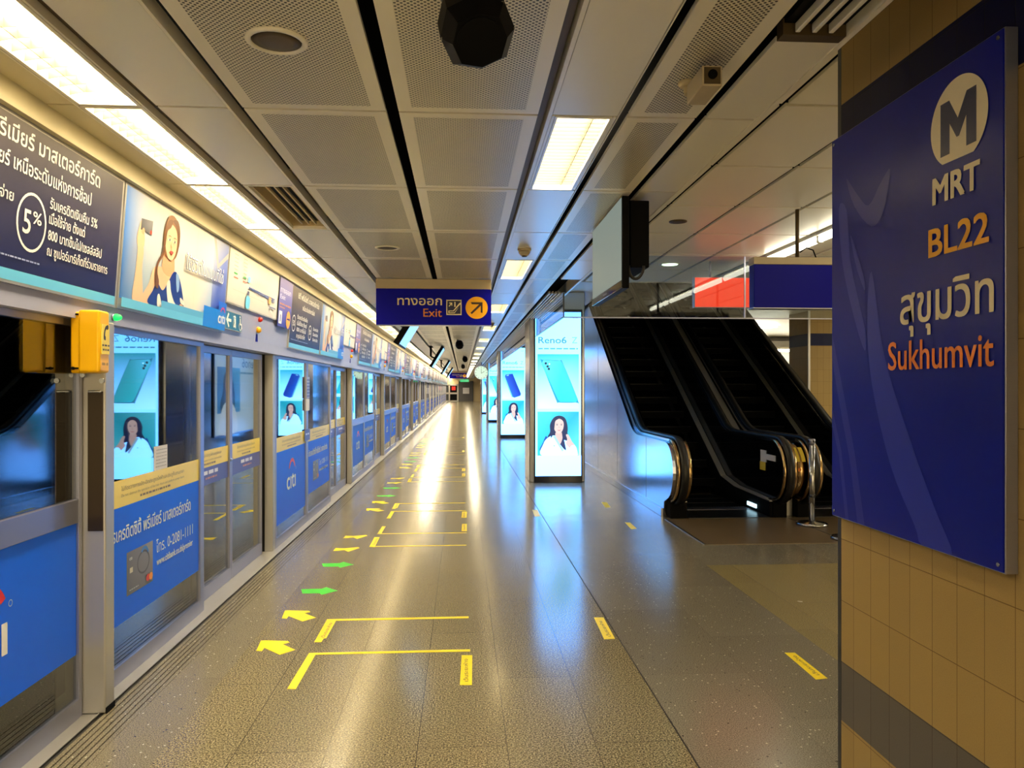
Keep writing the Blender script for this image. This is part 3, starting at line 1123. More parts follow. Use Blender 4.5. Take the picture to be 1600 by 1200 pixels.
# taped notices on the screens
t = thing('paper_notice', 'white paper notice taped low on the glass right of the yellow phone box', 'notice', (FX - 0.01, 4.73, 1.05))
b = MB(); b.box(FX - 0.0135, FX - 0.012, 4.64, 4.84, 1.063, 1.205, 'paper'); b.build('sheet', t)
a = Art((FX - 0.012, 0, 0), (0, 1, 0), (0, 0, 1))
for k in range(6):
    a.greek(4.66, 4.82, 1.08 + 0.02 * k, 0.006, '#9a9aa4', k)
a.build('small_print', t)
t = thing('mullion_notice', 'narrow grey and white notice strip on the mullion of the second panels', 'notice', (FX, Y1 + 1.62, 1.3))
b = MB(); b.box(FX, FX + 0.012, Y1 + 1.53, Y1 + 1.70, 1.43, 1.68, 'alu_paint', 0.003); b.build('grille_plate', t)
b = MB()
for k in range(6):
    b.box(FX + 0.012, FX + 0.014, Y1 + 1.545, Y1 + 1.685, 1.45 + 0.037 * k, 1.468 + 0.037 * k, 'sticker_purple')
b.build('slot', t)
b = MB(); b.box(FX, FX + 0.010, Y1 + 1.53, Y1 + 1.70, 1.29, 1.425, 'paper', 0.002); b.build('label_plate', t)
t = thing('mullion_label', 'small purple label at waist height between the second pair of panels', 'label', (FX, Y1 + 1.62, 1.0))
b = MB(); b.box(FX, FX + 0.002, Y1 + 1.47, Y1 + 1.77, 0.945, 1.075, 'sticker_purple'); b.build('sheet', t)
a = Art((FX + 0.002, 0, 0), (0, 1, 0), (0, 0, 1)); a.greek(Y1 + 1.52, Y1 + 1.72, 1.01, 0.02, '#dcdcf0', 2); a.build('small_print', t)

# post with telephone box
t = thing('screen_door_post', 'broad silver post carrying the yellow phone box', 'post', (-1.79, 3.81, 0), GPO)
b = MB(); b.box(-1.88, -1.692, 3.765, 3.862, 0.004, 1.867, 'alu_light', 0.008, 3); b.build('column', t)
b = MB(); b.box(-1.772, -1.702, 3.7595, 3.7655, 0.872, 1.535, 'brown_plate', 0.002); b.build('cover_plate', t, 'dark recessed cover plate')
b = MB(); b.box(-1.768, -1.706, 3.750, 3.761, 1.528, 1.540, 'steel', 0.004); b.build('grip', t)
b = MB(); b.cyl((-1.706, 3.766, 1.585), (0, -1, 0), 0.012, 0.01, 'steel', 16); b.build('key_lock', t)
b = MB(); b.box(-1.693, -1.688, 3.77, 3.858, 0.002, 0.03, 'black'); b.build('foot_seal', t)

t = thing('emergency_phone', 'yellow emergency telephone box mounted on the broad silver post', 'telephone', (-1.70, 3.68, 1.61))
b = MB(); b.box(-1.735, -1.640, 3.59, 3.692, 1.620, 1.905, 'yellow', 0.012, 4); b.build('case', t)
b = MB(); b.box(-1.776, -1.700, 3.605, 3.760, 1.618, 1.898, 'yellow', 0.010, 3); b.build('back_shell', t)
b = MB(); b.box(-1.793, -1.779, 3.745, 3.763, 1.60, 1.915, 'alu', 0.003); b.build('mounting_bracket', t, 'grey metal bracket')
for z, m_, r_ in ((1.668, 'bronze', 0.008), (1.612, 'steel', 0.012)):
    b = MB(); b.cyl((-1.785, 3.746, z), (0, -1, 0), r_, 0.012, m_, 12); b.build('screw', t)
for z in (1.64, 1.885):
    b = MB()
    b.box(-1.77, -1.738, 3.598, 3.606, z - 0.004, z + 0.004, 'black'); b.cyl((-1.76, 3.604, z), (0, -1, 0), 0.007, 0.012, 'black', 10)
    b.build('hinge', t)
b = MB(); b.box(-1.640, -1.636, 3.605, 3.682, 1.705, 1.842, 'sticker_yellow', 0.001); so = b.build('label_plate', t, 'embossed yellow label with a black receiver')
a = Art((-1.636, 0.084, 0), (0, 1, 0), (0, 0, 1), 0.0004)
a.blob([(3.582, 1.842), (3.556, 1.832), (3.541, 1.805), (3.540, 1.775), (3.556, 1.770), (3.558, 1.786), (3.552, 1.792), (3.556, 1.812), (3.566, 1.822), (3.573, 1.818), (3.586, 1.826)], '#2a220a', 3)
a.build('receiver_symbol', so)
a = Art((-1.636, 0.084, 0), (0, 1, 0), (0, 0, 1), 0.0004)
a.greek(3.525, 3.595, 1.742, 0.008, '#4a3c10', 3); a.greek(3.53, 3.59, 1.722, 0.008, '#4a3c10', 4)
a.build('small_print', so)
a = Art((-1.640, 0.084, 0), (0, 1, 0), (0, 0, 1), 0.0005); a.greek(3.53, 3.59, 1.655, 0.012, '#b08a10', 9); a.build('embossed_mark', t)

t = thing('indicator_lamp', 'small glowing green lamp on the header beside the yellow phone', 'lamp', (-1.74, 3.97, 1.905))
b = MB(); b.cyl((-1.751, 3.97, 1.905), (1, 0, 0), 0.017, 0.012, 'alu', 14); b.build('base', t)
b = MB(); b.lathe([(0.016, 0), (0.017, 0.012), (0.013, 0.028), (0.004, 0.036)], (-1.739, 3.97, 1.905), (1, -0.1, 0), 'green_lamp', 16); b.build('lens', t)

# ------------------------------------------------------------------ header adverts
HX0, HZ0, HX1, HZ1 = -1.748, 1.954, -1.7005, 2.600
HU = (0, 1, 0)
HV = Vector((HX1 - HX0, 0, HZ1 - HZ0))
HH = HV.length
GA = 'adverts on the header above the screen doors'


def board(b, y0, y1, t0, t1, m, th=0.012):
    """slab on the sloping header face"""
    n = Vector((HZ1 - HZ0, 0, -(HX1 - HX0))).normalized()
    a = Vector((HX0, 0, HZ0)) + HV * t0 + n * 0.0005
    c = Vector((HX0, 0, HZ0)) + HV * t1 + n * 0.0005
    prof = [(a.x, a.z), (c.x, c.z), (c.x + n.x * th, c.z + n.z * th), (a.x + n.x * th, a.z + n.z * th)]
    b.prism(prof, 'y', y0, y1, m)
    return b


def header_art(y0, th=0.012):
    n = Vector((HZ1 - HZ0, 0, -(HX1 - HX0))).normalized()
    return Art(Vector((HX0, y0, HZ0)) + n * (th + 0.0005), HU, HV, 0.0004)


def ad_base(name, y0, y1, label, t0=0.0, cat='advert'):
    t = thing(name, label, cat, (HX0, (y0 + y1) / 2, HZ0), GA)
    b = MB(); board(b, y0 + 0.004, y1 - 0.004, t0, 1.0, 'alu_light'); b.build('frame', t)
    return t


def dark_ad(y0, y1, label, full):
    t = ad_base('header_advert', y0, y1, label)
    w = y1 - y0
    a = header_art(y0)
    h = HH
    a.grad(0.02, 0.055, w - 0.02, h - 0.02, '#101a45', '#101c55', '#454049', '#5a4c40')
    a.rect(0.02, 0.012, w - 0.02, 0.055, '#6cc3ec')
    cw = '#f4eee2'
    if full:
        a.text('ซิตี้ พรีเมียร์ มาสเตอร์การ์ด', w - 0.26, 0.535, 0.088, cw, 'r', w=0.98, bold=0.016)
        a.text('ซิตี้ พรีเมียร์ เหนือระดับแห่งการช้อป', w - 0.33, 0.435, 0.078, cw, 'r', w=0.95, bold=0.014)
        a.ring(w - 0.79, 0.258, 0.106, 0.118, 0.011, cw)
        a.text('5', w - 0.825, 0.21, 0.135, cw, 'c', bold=0.01); a.text('%', w - 0.755, 0.258, 0.07, cw, 'c', w=0.062, bold=0.01)
        for s, z, hh, ww in (('รับเครดิตเงินคืน 5%', 0.345, 0.06, 0.41), ('เมื่อใช้จ่าย ตั้งแต่', 0.282, 0.058, 0.30), ('800 บาทขึ้นไป/เซลล์สลิป', 0.215, 0.058, 0.47), ('ณ ซูเปอร์มาร์เก็ตที่ร่วมรายการ', 0.15, 0.055, 0.54)):
            a.text(s, w - 0.67, z, hh, cw, 'l', w=ww, bold=0.014)
        a.text('ค่าใช้จ่าย', w - 0.93, 0.31, 0.058, cw, 'r', w=0.2, bold=0.012)
        a.greek(w - 1.5, w - 0.72, 0.10, 0.006, '#a9b4d4', 3)
    else:
        a.text('ซิตี้ พรีเมียร์ มาสเตอร์การ์ด', w * 0.52, 0.53, 0.08, cw, 'c', w=1.15, bold=0.016)
        a.text('เหนือระดับแห่งการช้อป', w * 0.52, 0.43, 0.07, cw, 'c', w=0.66, bold=0.012)
        for cx in (0.16, 1.0):
            a.ring(cx, 0.26 if cx < 0.5 else 0.22, 0.085, 0.085, 0.011, cw)
            a.text('5%', cx, 0.235 if cx < 0.5 else 0.2, 0.08, cw, 'c', bold=0.01)
        for q, s in enumerate(('รับเครดิตเงินคืน', 'เมื่อใช้จ่าย ตั้งแต่', '800 บาทขึ้นไป', 'ณ ซูเปอร์มาร์เก็ต')):
            a.text(s, 0.30, 0.32 - 0.065 * q, 0.06, cw, 'l', w=0.52 - 0.03 * q, bold=0.012)
            if q < 3:
                a.text('รับเครดิต', 1.16, 0.26 - 0.06 * q, 0.05, cw, 'l', w=0.3, bold=0.01)
        a.greek(0.06, 0.9, 0.09, 0.006, '#a9b4d4', 3)
    a.build('printed_picture', t)
    return t


def woman_ad(y0, y1, label):
    """woman in a one-shoulder blue and white dress holding up a grey bank card"""
    t = ad_base('header_advert', y0, y1, label)
    w = y1 - y0
    h = HH
    a = header_art(y0)
    x0, x1, z0, z1 = 0.02, w - 0.02, 0.055, h - 0.02
    s = w / 1.72
    q = lambda f: x0 + (x1 - x0) * f
    a.grad(x0, z0, q(0.18), z1, '#2f6fb8', '#9db8cf', '#d9d6cf', '#3f7fd0')
    a.grad(q(0.18), z0, q(0.62), z1, '#9db8cf', '#eae0cf', '#f3e4cf', '#d9d6cf')
    a.grad(q(0.62), z0, q(0.82), z1, '#eae0cf', '#8fb0dc', '#d9dce2', '#f3e4cf')
    a.grad(q(0.82), z0, x1, z1, '#1d50c0', '#1846b8', '#7f8fd0', '#c9d0dc')
    a.poly([(q(0.83), z1), (q(0.88), z1 - 0.16), (x1, z1 - 0.05), (x1, z1 - 0.09), (q(0.87), z1 - 0.20), (q(0.80), z1)], '#b9b6b4')
    P = lambda pts: [(0.02 + (p[0]) * s, p[1]) for p in pts]
    skin, skin2, hair, hair2 = '#f0bf98', '#e2a67c', '#8a5c34', '#6c4426'
    dress, white = '#16388c', '#efe9dc'
    # raised forearm and hand
    a.blob(P([(0.15, 0.06), (0.16, 0.20), (0.17, 0.32), (0.165, 0.36), (0.22, 0.375), (0.245, 0.33), (0.24, 0.24), (0.275, 0.10), (0.29, 0.06)]), skin)
    a.blob(P([(0.165, 0.35), (0.15, 0.40), (0.17, 0.455), (0.19, 0.49), (0.205, 0.485), (0.2, 0.44), (0.235, 0.43), (0.245, 0.38), (0.23, 0.35)]), skin)
    a.poly(P([(0.185, 0.44), (0.33, 0.435), (0.335, 0.515), (0.19, 0.50)]), None, ['#4a4a50', '#6b6a70', '#8b8a90', '#55555c'])
    a.ell(0.02 + 0.315 * s, 0.45, 0.012, 0.012, '#d0452f', 12)
    a.blob(P([(0.195, 0.43), (0.215, 0.455), (0.235, 0.445), (0.225, 0.42)]), skin2)
    # shoulders, neck
    a.blob(P([(0.28, 0.06), (0.34, 0.18), (0.39, 0.27), (0.50, 0.29), (0.60, 0.31), (0.66, 0.29), (0.73, 0.24), (0.79, 0.16), (0.82, 0.06)]), skin)
    a.blob(P([(0.50, 0.28), (0.52, 0.38), (0.60, 0.41), (0.66, 0.38), (0.68, 0.28), (0.6, 0.25)]), skin2)
    # dress: one shoulder, white waves
    a.blob(P([(0.36, 0.06), (0.39, 0.14), (0.45, 0.19), (0.53, 0.16), (0.60, 0.22), (0.68, 0.29), (0.76, 0.27), (0.83, 0.19), (0.87, 0.10), (0.85, 0.06)]), dress)
    a.blob(P([(0.47, 0.06), (0.46, 0.12), (0.49, 0.13), (0.53, 0.06)]), white)
    a.blob(P([(0.58, 0.20), (0.62, 0.23), (0.65, 0.17), (0.70, 0.12), (0.76, 0.09), (0.77, 0.06), (0.66, 0.06), (0.61, 0.11)]), white)
    a.blob(P([(0.71, 0.28), (0.76, 0.27), (0.77, 0.20), (0.74, 0.18)]), '#8fb4e4')
    a.blob(P([(0.80, 0.15), (0.87, 0.13), (0.87, 0.11), (0.81, 0.12)]), white)
    a.blob(P([(0.80, 0.11), (0.86, 0.10), (0.87, 0.06), (0.80, 0.06)]), skin2)
    # hair, face
    a.blob(P([(0.49, 0.40), (0.49, 0.50), (0.53, 0.58), (0.60, 0.605), (0.68, 0.58), (0.72, 0.52), (0.71, 0.42), (0.66, 0.36), (0.56, 0.35)]), hair)
    a.blob(P([(0.515, 0.42), (0.52, 0.49), (0.55, 0.545), (0.61, 0.55), (0.67, 0.52), (0.685, 0.45), (0.665, 0.385), (0.615, 0.345), (0.555, 0.36)]), skin)
    a.blob(P([(0.50, 0.50), (0.54, 0.565), (0.60, 0.575), (0.575, 0.53), (0.53, 0.50), (0.515, 0.42), (0.50, 0.36), (0.44, 0.30), (0.43, 0.25), (0.46, 0.20), (0.45, 0.16), (0.41, 0.18), (0.40, 0.26), (0.43, 0.32), (0.48, 0.38)]), hair2)
    a.blob(P([(0.60, 0.575), (0.66, 0.545), (0.695, 0.48), (0.69, 0.40), (0.72, 0.46), (0.715, 0.54), (0.67, 0.59)]), hair2)
    for ex in (0.565, 0.64):
        a.ell(0.02 + ex * s, 0.458, 0.020 * s, 0.008, '#fbf3ea', 14); a.ell(0.02 + (ex + 0.002) * s, 0.458, 0.009 * s, 0.008, '#4a2f22', 12)
        a.blob(P([(ex - 0.026, 0.476), (ex, 0.484), (ex + 0.026, 0.477), (ex, 0.479)]), '#6c4426', 3)
    a.poly(P([(0.592, 0.455), (0.585, 0.42), (0.61, 0.416), (0.603, 0.424), (0.598, 0.43)]), skin2)
    a.blob(P([(0.572, 0.392), (0.60, 0.40), (0.63, 0.396), (0.605, 0.378)]), '#d2504c', 4)
    # slogan, base strip, logo
    a.text('ใช้ชีวิตในแบบที่ใช่', q(0.93), 0.335, 0.12, '#1c2d63', 'r', w=w * 0.42, bold=0.03)
    a.text('ใช้ชีวิตในแบบที่ใช่', q(0.932), 0.337, 0.12, '#f5f6fa', 'r', w=w * 0.42, bold=0.004)
    a.rect(x0, 0.012, x1, 0.06, '#6cc3ec')
    a.rect(q(0.30), 0.06, q(0.72), 0.10, '#5fb0e0')
    a.rect(q(0.72), 0.012, x1, 0.15, '#0d7fe8')
    a.rect(q(0.90), 0.15, x1, 0.21, '#1a68d8')
    a.text('cıtı', q(0.945), 0.06, 0.11, '#eef0f6', 'c', w=0.155, bold=0.02)
    a.poly(arc_pts(q(0.955), 0.118, 0.045, 0.058, 25, 155, 10), '#d6408c')
    a.build('printed_picture', t)
    return t


def map_ad(y0, y1, label):
    """rail network map with a purple exit strip on its right"""
    t = ad_base('route_map', y0, y1, label, 0.345, 'map')
    w = y1 - y0
    a = header_art(y0)
    ze = 0.345 * HH
    e = w - 0.56
    a.grad(0.015, ze + 0.012, e, HH - 0.015, '#cfc9c0', '#d6cfc6', '#efe3d2', '#e6ded2')
    # coloured legends and lines
    for cx in (0.13, 0.36):
        for k in range(6):
            a.rect(cx, 0.60 - 0.028 * k, cx + 0.10, 0.606 - 0.028 * k, '#b9b2aa')
        a.rect(cx, 0.455, cx + 0.09, 0.467, '#3aa55a'); a.rect(cx, 0.425, cx + 0.11, 0.435, '#e86a5a')
    lx, lz = 0.56, 0.40
    for k in range(19):
        a.ell(lx + 0.045 * k, lz - 0.001 * k, 0.014, 0.014, '#4a5f9c', 10); a.k -= 1
    a.k += 1
    a.rect(lx - 0.03, lz - 0.005, lx + 0.82, lz + 0.005, '#4a5f9c')
    a.rect(0.49, lz + 0.04, 0.56, lz + 0.085, '#7fc6ea'); a.rect(0.5, lz - 0.11, 0.55, lz - 0.03, '#39406e')
    a.blob([(0.47, 0.24), (0.57, 0.24), (0.58, 0.32), (0.48, 0.33)], '#6fc6ee', 3)
    a.rect(1.16, 0.34, 1.24, 0.40, '#e8a860'); a.rect(1.18, 0.315, 1.42, 0.322, '#4a5f9c')
    for k in range(6):
        a.ell(1.2 + 0.04 * k, 0.318, 0.012, 0.012, '#39406e', 8); a.k -= 1
    a.k += 1
    a.rect(0.1, 0.335, 1.0, 0.338, '#b7b0a6')
    for k in range(14):
        a.poly([(0.62 + 0.055 * k, 0.43), (0.626 + 0.055 * k, 0.43), (0.656 + 0.055 * k, 0.50), (0.65 + 0.055 * k, 0.50)], '#c8beb2'); a.k -= 1
    a.k += 1
    # purple exit strip
    a.grad(e + 0.01, ze - 0.045, w - 0.02, HH - 0.015, '#2a34a4', '#2a34a4', '#8a82b4', '#8a82b4')
    a.text('ทางออก', e + 0.05, 0.50, 0.07, '#ece8f0', 'l', w=0.42); a.text('Exit', e + 0.05, 0.44, 0.06, '#ece8f0', 'l', w=0.2)
    a.greek(e + 0.05, w - 0.05, 0.385, 0.016, '#d08a5a', 2); a.greek(e + 0.05, e + 0.25, 0.355, 0.012, '#d08a5a', 5)
    a.rect(e + 0.04, 0.205, e + 0.16, 0.325, '#ece8f0'); a.rect(e + 0.085, 0.225, e + 0.115, 0.29, '#5a5f9c')
    a.ell(w - 0.14, 0.265, 0.085, 0.085, '#f2a63a', 24)
    a.poly([(w - 0.195, 0.262), (w - 0.105, 0.262), (w - 0.105, 0.246), (w - 0.07, 0.27), (w - 0.105, 0.294), (w - 0.105, 0.278), (w - 0.195, 0.278)], '#3a2f5c')
    a.build('printed_map', t)
    return t


def lamp_pair(y, label):
    t = thing('door_lamp_unit', label, 'indicator lamps', (-1.74, y, 1.98), 'door lamps on the header')
    b = MB(); b.cyl((-1.741, y, 2.135), (1, 0, 0), 0.012, 0.02, 'alu', 14); b.lathe([(0.02, 0), (0.022, 0.016), (0.013, 0.032)], (-1.738, y, 2.135), (1, 0, 0), 'red', 16); b.build('red_lens', t)
    b = MB(); b.lathe([(0.022, 0), (0.027, 0.016), (0.026, 0.024), (0.015, 0.038)], (-1.748, y - 0.03, 2.045), (1, 0, 0), 'amber_lens', 16); b.build('amber_lens', t)
    b = MB(); b.box(-1.751, -1.745, y - 0.055, y, 1.945, 2.01, 'navy_lit'); b.build('label_plate', t, 'small blue label')
    return t


def exit_box(y0, y1, label):
    t = thing('exit_symbol_sign', label, 'sign', (-1.75, (y0 + y1) / 2, 2.0))
    b = MB(); b.box(-1.752, -1.733, y0, y1, 1.985, 2.128, 'alu_light', 0.002); b.build('plate', t)
    a = Art((-1.733, y0, 1.985), (0, 1, 0), (0, 0, 1))
    w, h = y1 - y0, 0.143
    a.rect(0.012, 0.008, w - 0.012, h - 0.008, '#1f6f9a')
    c = '#f0efe6'
    a.poly([(0.03, 0.072), (0.085, 0.128), (0.105, 0.118), (0.075, 0.083), (0.155, 0.083), (0.155, 0.061), (0.075, 0.061), (0.105, 0.026), (0.085, 0.016)], c)
    a.ring(0.235, 0.072, 0.045, 0.056, 0.008, c, 45, 405, 4)
    a.ell(0.240, 0.108, 0.012, 0.010, c, 12); a.poly([(0.222, 0.096), (0.25, 0.096), (0.262, 0.07), (0.25, 0.05), (0.262, 0.024), (0.248, 0.022), (0.236, 0.05), (0.22, 0.022), (0.205, 0.026), (0.228, 0.06)], c)
    a.ell(0.372, 0.118, 0.010, 0.009, c, 12); a.poly([(0.364, 0.106), (0.380, 0.106), (0.384, 0.07), (0.41, 0.066), (0.425, 0.03), (0.412, 0.026), (0.402, 0.054), (0.366, 0.056)], c)
    a.ring(0.372, 0.045, 0.034, 0.034, 0.008, c, 130, 380, 20)
    a.build('white_symbols', t)
    return t


dark_ad(1.60, 3.972, 'large dark advert with white Thai text and a 5% circle, leftmost on the header', True)
woman_ad(3.98, 5.712, 'nearest header advert with a woman holding up a bank card')
map_ad(5.718, 7.785, 'nearest header route map with a purple exit strip')
exit_box(5.735, 6.17, 'teal sign with white arrow, running figure and wheelchair under the nearest map')
lamp_pair(6.69, 'red and amber door lamps under the nearest route map')
A0 = 7.79
da = dark_ad(A0, A0 + 1.66, 'second dark advert with two white circles on the header', False)
wa = woman_ad(A0 + 1.668, A0 + 3.45, 'second header advert with a woman in a blue dress')
ma = map_ad(A0 + 3.455, A0 + 5.145, 'second header route map, beyond the second woman advert')
lp = lamp_pair(A0 + 4.37, 'red and amber door lamps under the second route map')
for k in range(1, 16):
    sh = (0, PER * k, 0)
    if k <= 4:
        o = ORD[k + 1]
        dup(da, sh, '%s dark text advert along the header' % o); dup(wa, sh, '%s woman advert along the header' % o)
        dup(ma, sh, '%s route map along the header' % o); dup(lp, sh, 'door lamps under the %s route map' % o)
    else:
        for s_, l_ in ((da, 'dark advert far down the header'), (wa, 'pale advert far down the header'), (ma, 'pale route map far down the header')):
            dup(s_, sh, l_)

# ================================================================== HANGING AND CEILING FITTINGS
# exit sign
def exit_sign(y, label):
    t = thing('exit_sign', label, 'sign', (-0.295, y + 0.05, 2.2), 'exit signs hung across the platform')
    b = MB(); b.box(-0.89, 0.298, y + 0.005, y + 0.12, 2.575, CZ - 0.008, 'housing', 0.003); b.build('housing', t, 'beige housing along the top')
    b = MB(); b.box(-0.887, 0.299, y, y + 0.125, 2.203, 2.577, 'navy_lit', 0.004); b.box(-0.889, 0.301, y + 0.004, y + 0.121, 2.198, 2.206, 'alu'); bo = b.build('sign_panel', t)
    a = Art((-0.887, y, 2.203), (1, 0, 0), (0, 0, 1))
    iv, am, og = '#f2dfb0', '#f7ae00', '#e8830e'
    a.text('ทางออก', 0.675, 0.205, 0.125, iv, 'r', w=0.455, bold=0.012)
    a.text('Exit', 0.675, 0.085, 0.122, og, 'r', w=0.19, bold=0.006)
    a.build('lettering', bo, label='ivory and orange words')
    a = Art((-0.887, y, 2.203), (1, 0, 0), (0, 0, 1))
    x, z, s = 0.722, 0.105, 0.155
    a.blob([(x, z + 0.012), (x + 0.012, z), (x + s - 0.012, z), (x + s, z + 0.012), (x + s, z + s - 0.012), (x + s - 0.012, z + s), (x + 0.012, z + s), (x, z + s - 0.012)], iv, 3)
    a.blob([(x + 0.01, z + 0.02), (x + 0.02, z + 0.01), (x + s - 0.02, z + 0.01), (x + s - 0.01, z + 0.02), (x + s - 0.01, z + s - 0.02), (x + s - 0.02, z + s - 0.01), (x + 0.02, z + s - 0.01), (x + 0.01, z + s - 0.02)], '#07073f', 3)
    a.poly([(x + 0.02, z + 0.045), (x + 0.07, z + 0.045), (x + 0.135, z + 0.125), (x + 0.148, z + 0.125), (x + 0.148, z + 0.11), (x + 0.085, z + 0.018), (x + 0.02, z + 0.018)], iv)
    a.poly([(x + 0.03, z + 0.036), (x + 0.075, z + 0.036), (x + 0.14, z + 0.108), (x + 0.144, z + 0.1), (x + 0.082, z + 0.026), (x + 0.03, z + 0.026)], '#07073f')
    a.poly([(x + 0.022, z + 0.09), (x + 0.045, z + 0.118), (x + 0.028, z + 0.118), (x + 0.028, z + 0.127), (x + 0.06, z + 0.127), (x + 0.06, z + 0.095), (x + 0.052, z + 0.095), (x + 0.052, z + 0.11), (x + 0.03, z + 0.084)], iv)
    a.ell(x + 0.088, z + 0.127, 0.008, 0.008, iv, 10); a.rect(x + 0.081, z + 0.082, x + 0.095, z + 0.117, iv)
    a.build('escalator_symbol', bo)
    a = Art((-0.887, y, 2.203), (1, 0, 0), (0, 0, 1))
    cx, cz = 1.035, 0.18
    a.ell(cx, cz, 0.115, 0.115, am, 40)
    a.poly([(cx - 0.065, cz - 0.052), (cx + 0.025, cz + 0.036), (cx - 0.05, cz + 0.036), (cx - 0.062, cz + 0.058), (cx + 0.06, cz + 0.058), (cx + 0.06, cz - 0.055), (cx + 0.042, cz - 0.048), (cx + 0.042, cz + 0.022), (cx - 0.05, cz - 0.066)], '#2a0f10')
    a.build('arrow_symbol', bo, label='amber disc with a slanting dark arrow')
    return t


es = exit_sign(7.97, 'dark blue hanging exit sign with Thai text and an amber arrow disc')
dup(es, (0, 44, 0), 'small distant exit sign hanging far down the platform')
t = thing('emergency_exit_sign', 'tiny green lit sign hanging beneath the distant blue exit sign', 'sign', (0.0, 66, 2.2))
b = MB(); b.box(-0.2, 0.55, 66, 66.08, 2.08, 2.3, 'green_sign', 0.01); b.build('lit_panel', t)
b = MB(); b.tube([(0.2, 66.04, 2.3), (0.2, 66.04, CZ)], 0.02, 'black'); b.build('hanger', t)


# black faceted loudspeakers
def speaker(y, z, x, label):
    t = thing('hanging_speaker', label, 'loudspeaker', (x, y, z), 'black faceted speakers under the ceiling')
    b = MB()
    ax = Vector((0.12, -0.62, -0.70)).normalized()
    n = 8
    rad = [0.098, 0.094, 0.1, 0.092, 0.098, 0.094, 0.1, 0.092]
    tt = ax.orthogonal().normalized(); bb = ax.cross(tt)
    rings = []
    for rr, hh in ((0.62, -0.11), (0.98, -0.055), (1.0, 0.03), (0.72, 0.075)):
        rings.append([Vector((x, y, z)) + ax * hh + (tt * math.cos(2 * PI * k / n + 0.2) + bb * math.sin(2 * PI * k / n + 0.2)) * rad[k] * rr for k in range(n)])
    i = b.mi('black_plastic')
    R = [[b.bm.verts.new(p) for p in r] for r in rings]
    for q in range(3):
        for k in range(n):
            b.bm.faces.new((R[q][k], R[q][(k + 1) % n], R[q + 1][(k + 1) % n], R[q + 1][k]))
    b.bm.faces.new(R[0][::-1]); b.bm.faces.new(R[3])
    b.build('cabinet', t)
    b = MB(); c = Vector((x, y, z)) + ax * 0.0755
    b.cyl(c, ax, 0.058, 0.003, 'black', 20); b.build('grille', t)
    b = MB(); b.tube([(x - 0.05, y + 0.05, CZ), (x - 0.05, y + 0.05, z + 0.11), (x - 0.02, y + 0.03, z + 0.05)], 0.013, 'black', 8)
    b.cyl((x - 0.05, y + 0.05, CZ - 0.02), (0, 0, 1), 0.035, 0.02, 'black'); b.build('stem', t)
    b = MB()
    for k in (1, 3, 5, 6):
        p = rings[2][k] * 0.93 + (Vector((x, y, z)) + ax * 0.05) * 0.07
        b.cyl(p, ax, 0.005, 0.004, 'steel', 8)
    b.build('screw', t)
    return t


s0 = speaker(1.93, 2.455, 0.034, 'large black faceted speaker at the top of the picture under the perforated panels')
dup(s0, (-0.1, 16.0, 0.1), 'black faceted speaker on a stem just beneath the hanging exit sign')
dup(s0, (0.06, 25.0, 0.1), 'smaller black faceted speaker below and beyond the one under the exit sign')
dup(s0, (0.0, 34.0, 0.1), 'tiny black speaker far along the ceiling')

# flush round speakers
GSP = 'flush round ceiling speakers'
t = thing('ceiling_speaker', 'round flush speaker in the nearest perforated ceiling panel', 'ceiling speaker', (-0.605, 2.55, CZ), GSP)
b = MB(); b.lathe([(0.098, 0), (0.1, -0.005), (0.095, -0.010), (0.083, -0.011), (0.08, -0.004), (0.08, 0)], (-0.605, 2.55, CZ), (0, 0, 1), 'panel'); b.build('rim', t)
b = MB(); b.lathe([(0.081, -0.004), (0.05, -0.009), (0.001, -0.011)], (-0.605, 2.55, CZ), (0, 0, 1), 'brown_gap'); b.build('grille', t)
dup(t, (0, 3.7, 0), 'round flush speaker in the fourth row of ceiling panels before the exit sign')

# smoke detectors
def detector(x, y, label):
    t = thing('smoke_detector', label, 'smoke detector', (x, y, CZ), 'smoke detectors between the platform lights')
    b = MB(); b.lathe([(0.056, 0), (0.056, -0.014), (0.05, -0.018)], (x, y, CZ), (0, 0, 1), 'housing'); b.build('base', t)
    b = MB(); b.lathe([(0.045, -0.018), (0.048, -0.03), (0.03, -0.055), (0.022, -0.057)], (x, y, CZ), (0, 0, 1), 'housing'); b.lathe([(0.022, -0.057), (0.02, -0.064), (0.008, -0.065)], (x, y, CZ), (0, 0, 1), 'brown_gap'); b.build('sensor_head', t)
    return t


d0 = detector(0.505, 6.25, 'smoke detector on the ceiling strip before the second rectangular light')
dup(d0, (0, 7.2, 0), 'smoke detector farther on between the small ceiling lights')

# security camera
t = thing('security_camera', 'boxy beige security camera on the narrow perforated ceiling strip', 'camera', (0.85, 2.72, CZ))
b = MB(); b.lathe([(0.032, 0), (0.032, -0.012), (0.024, -0.02)], (0.83, 2.80, CZ), (0, 0, 1), 'cream'); b.tube([(0.83, 2.80, CZ - 0.015), (0.832, 2.79, CZ - 0.05)], 0.014, 'cream'); b.build('mount', t)
b = MB(); b.box(0.815, 0.885, 2.57, 2.75, CZ - 0.105, CZ - 0.035, 'housing', 0.004); b.build('body', t)
b = MB(); b.box(0.822, 0.878, 2.566, 2.571, CZ - 0.098, CZ - 0.042, 'brown_gap'); b.cyl((0.85, 2.567, CZ - 0.068), (0, -1, 0), 0.016, 0.008, 'black', 18); b.build('lens', t)

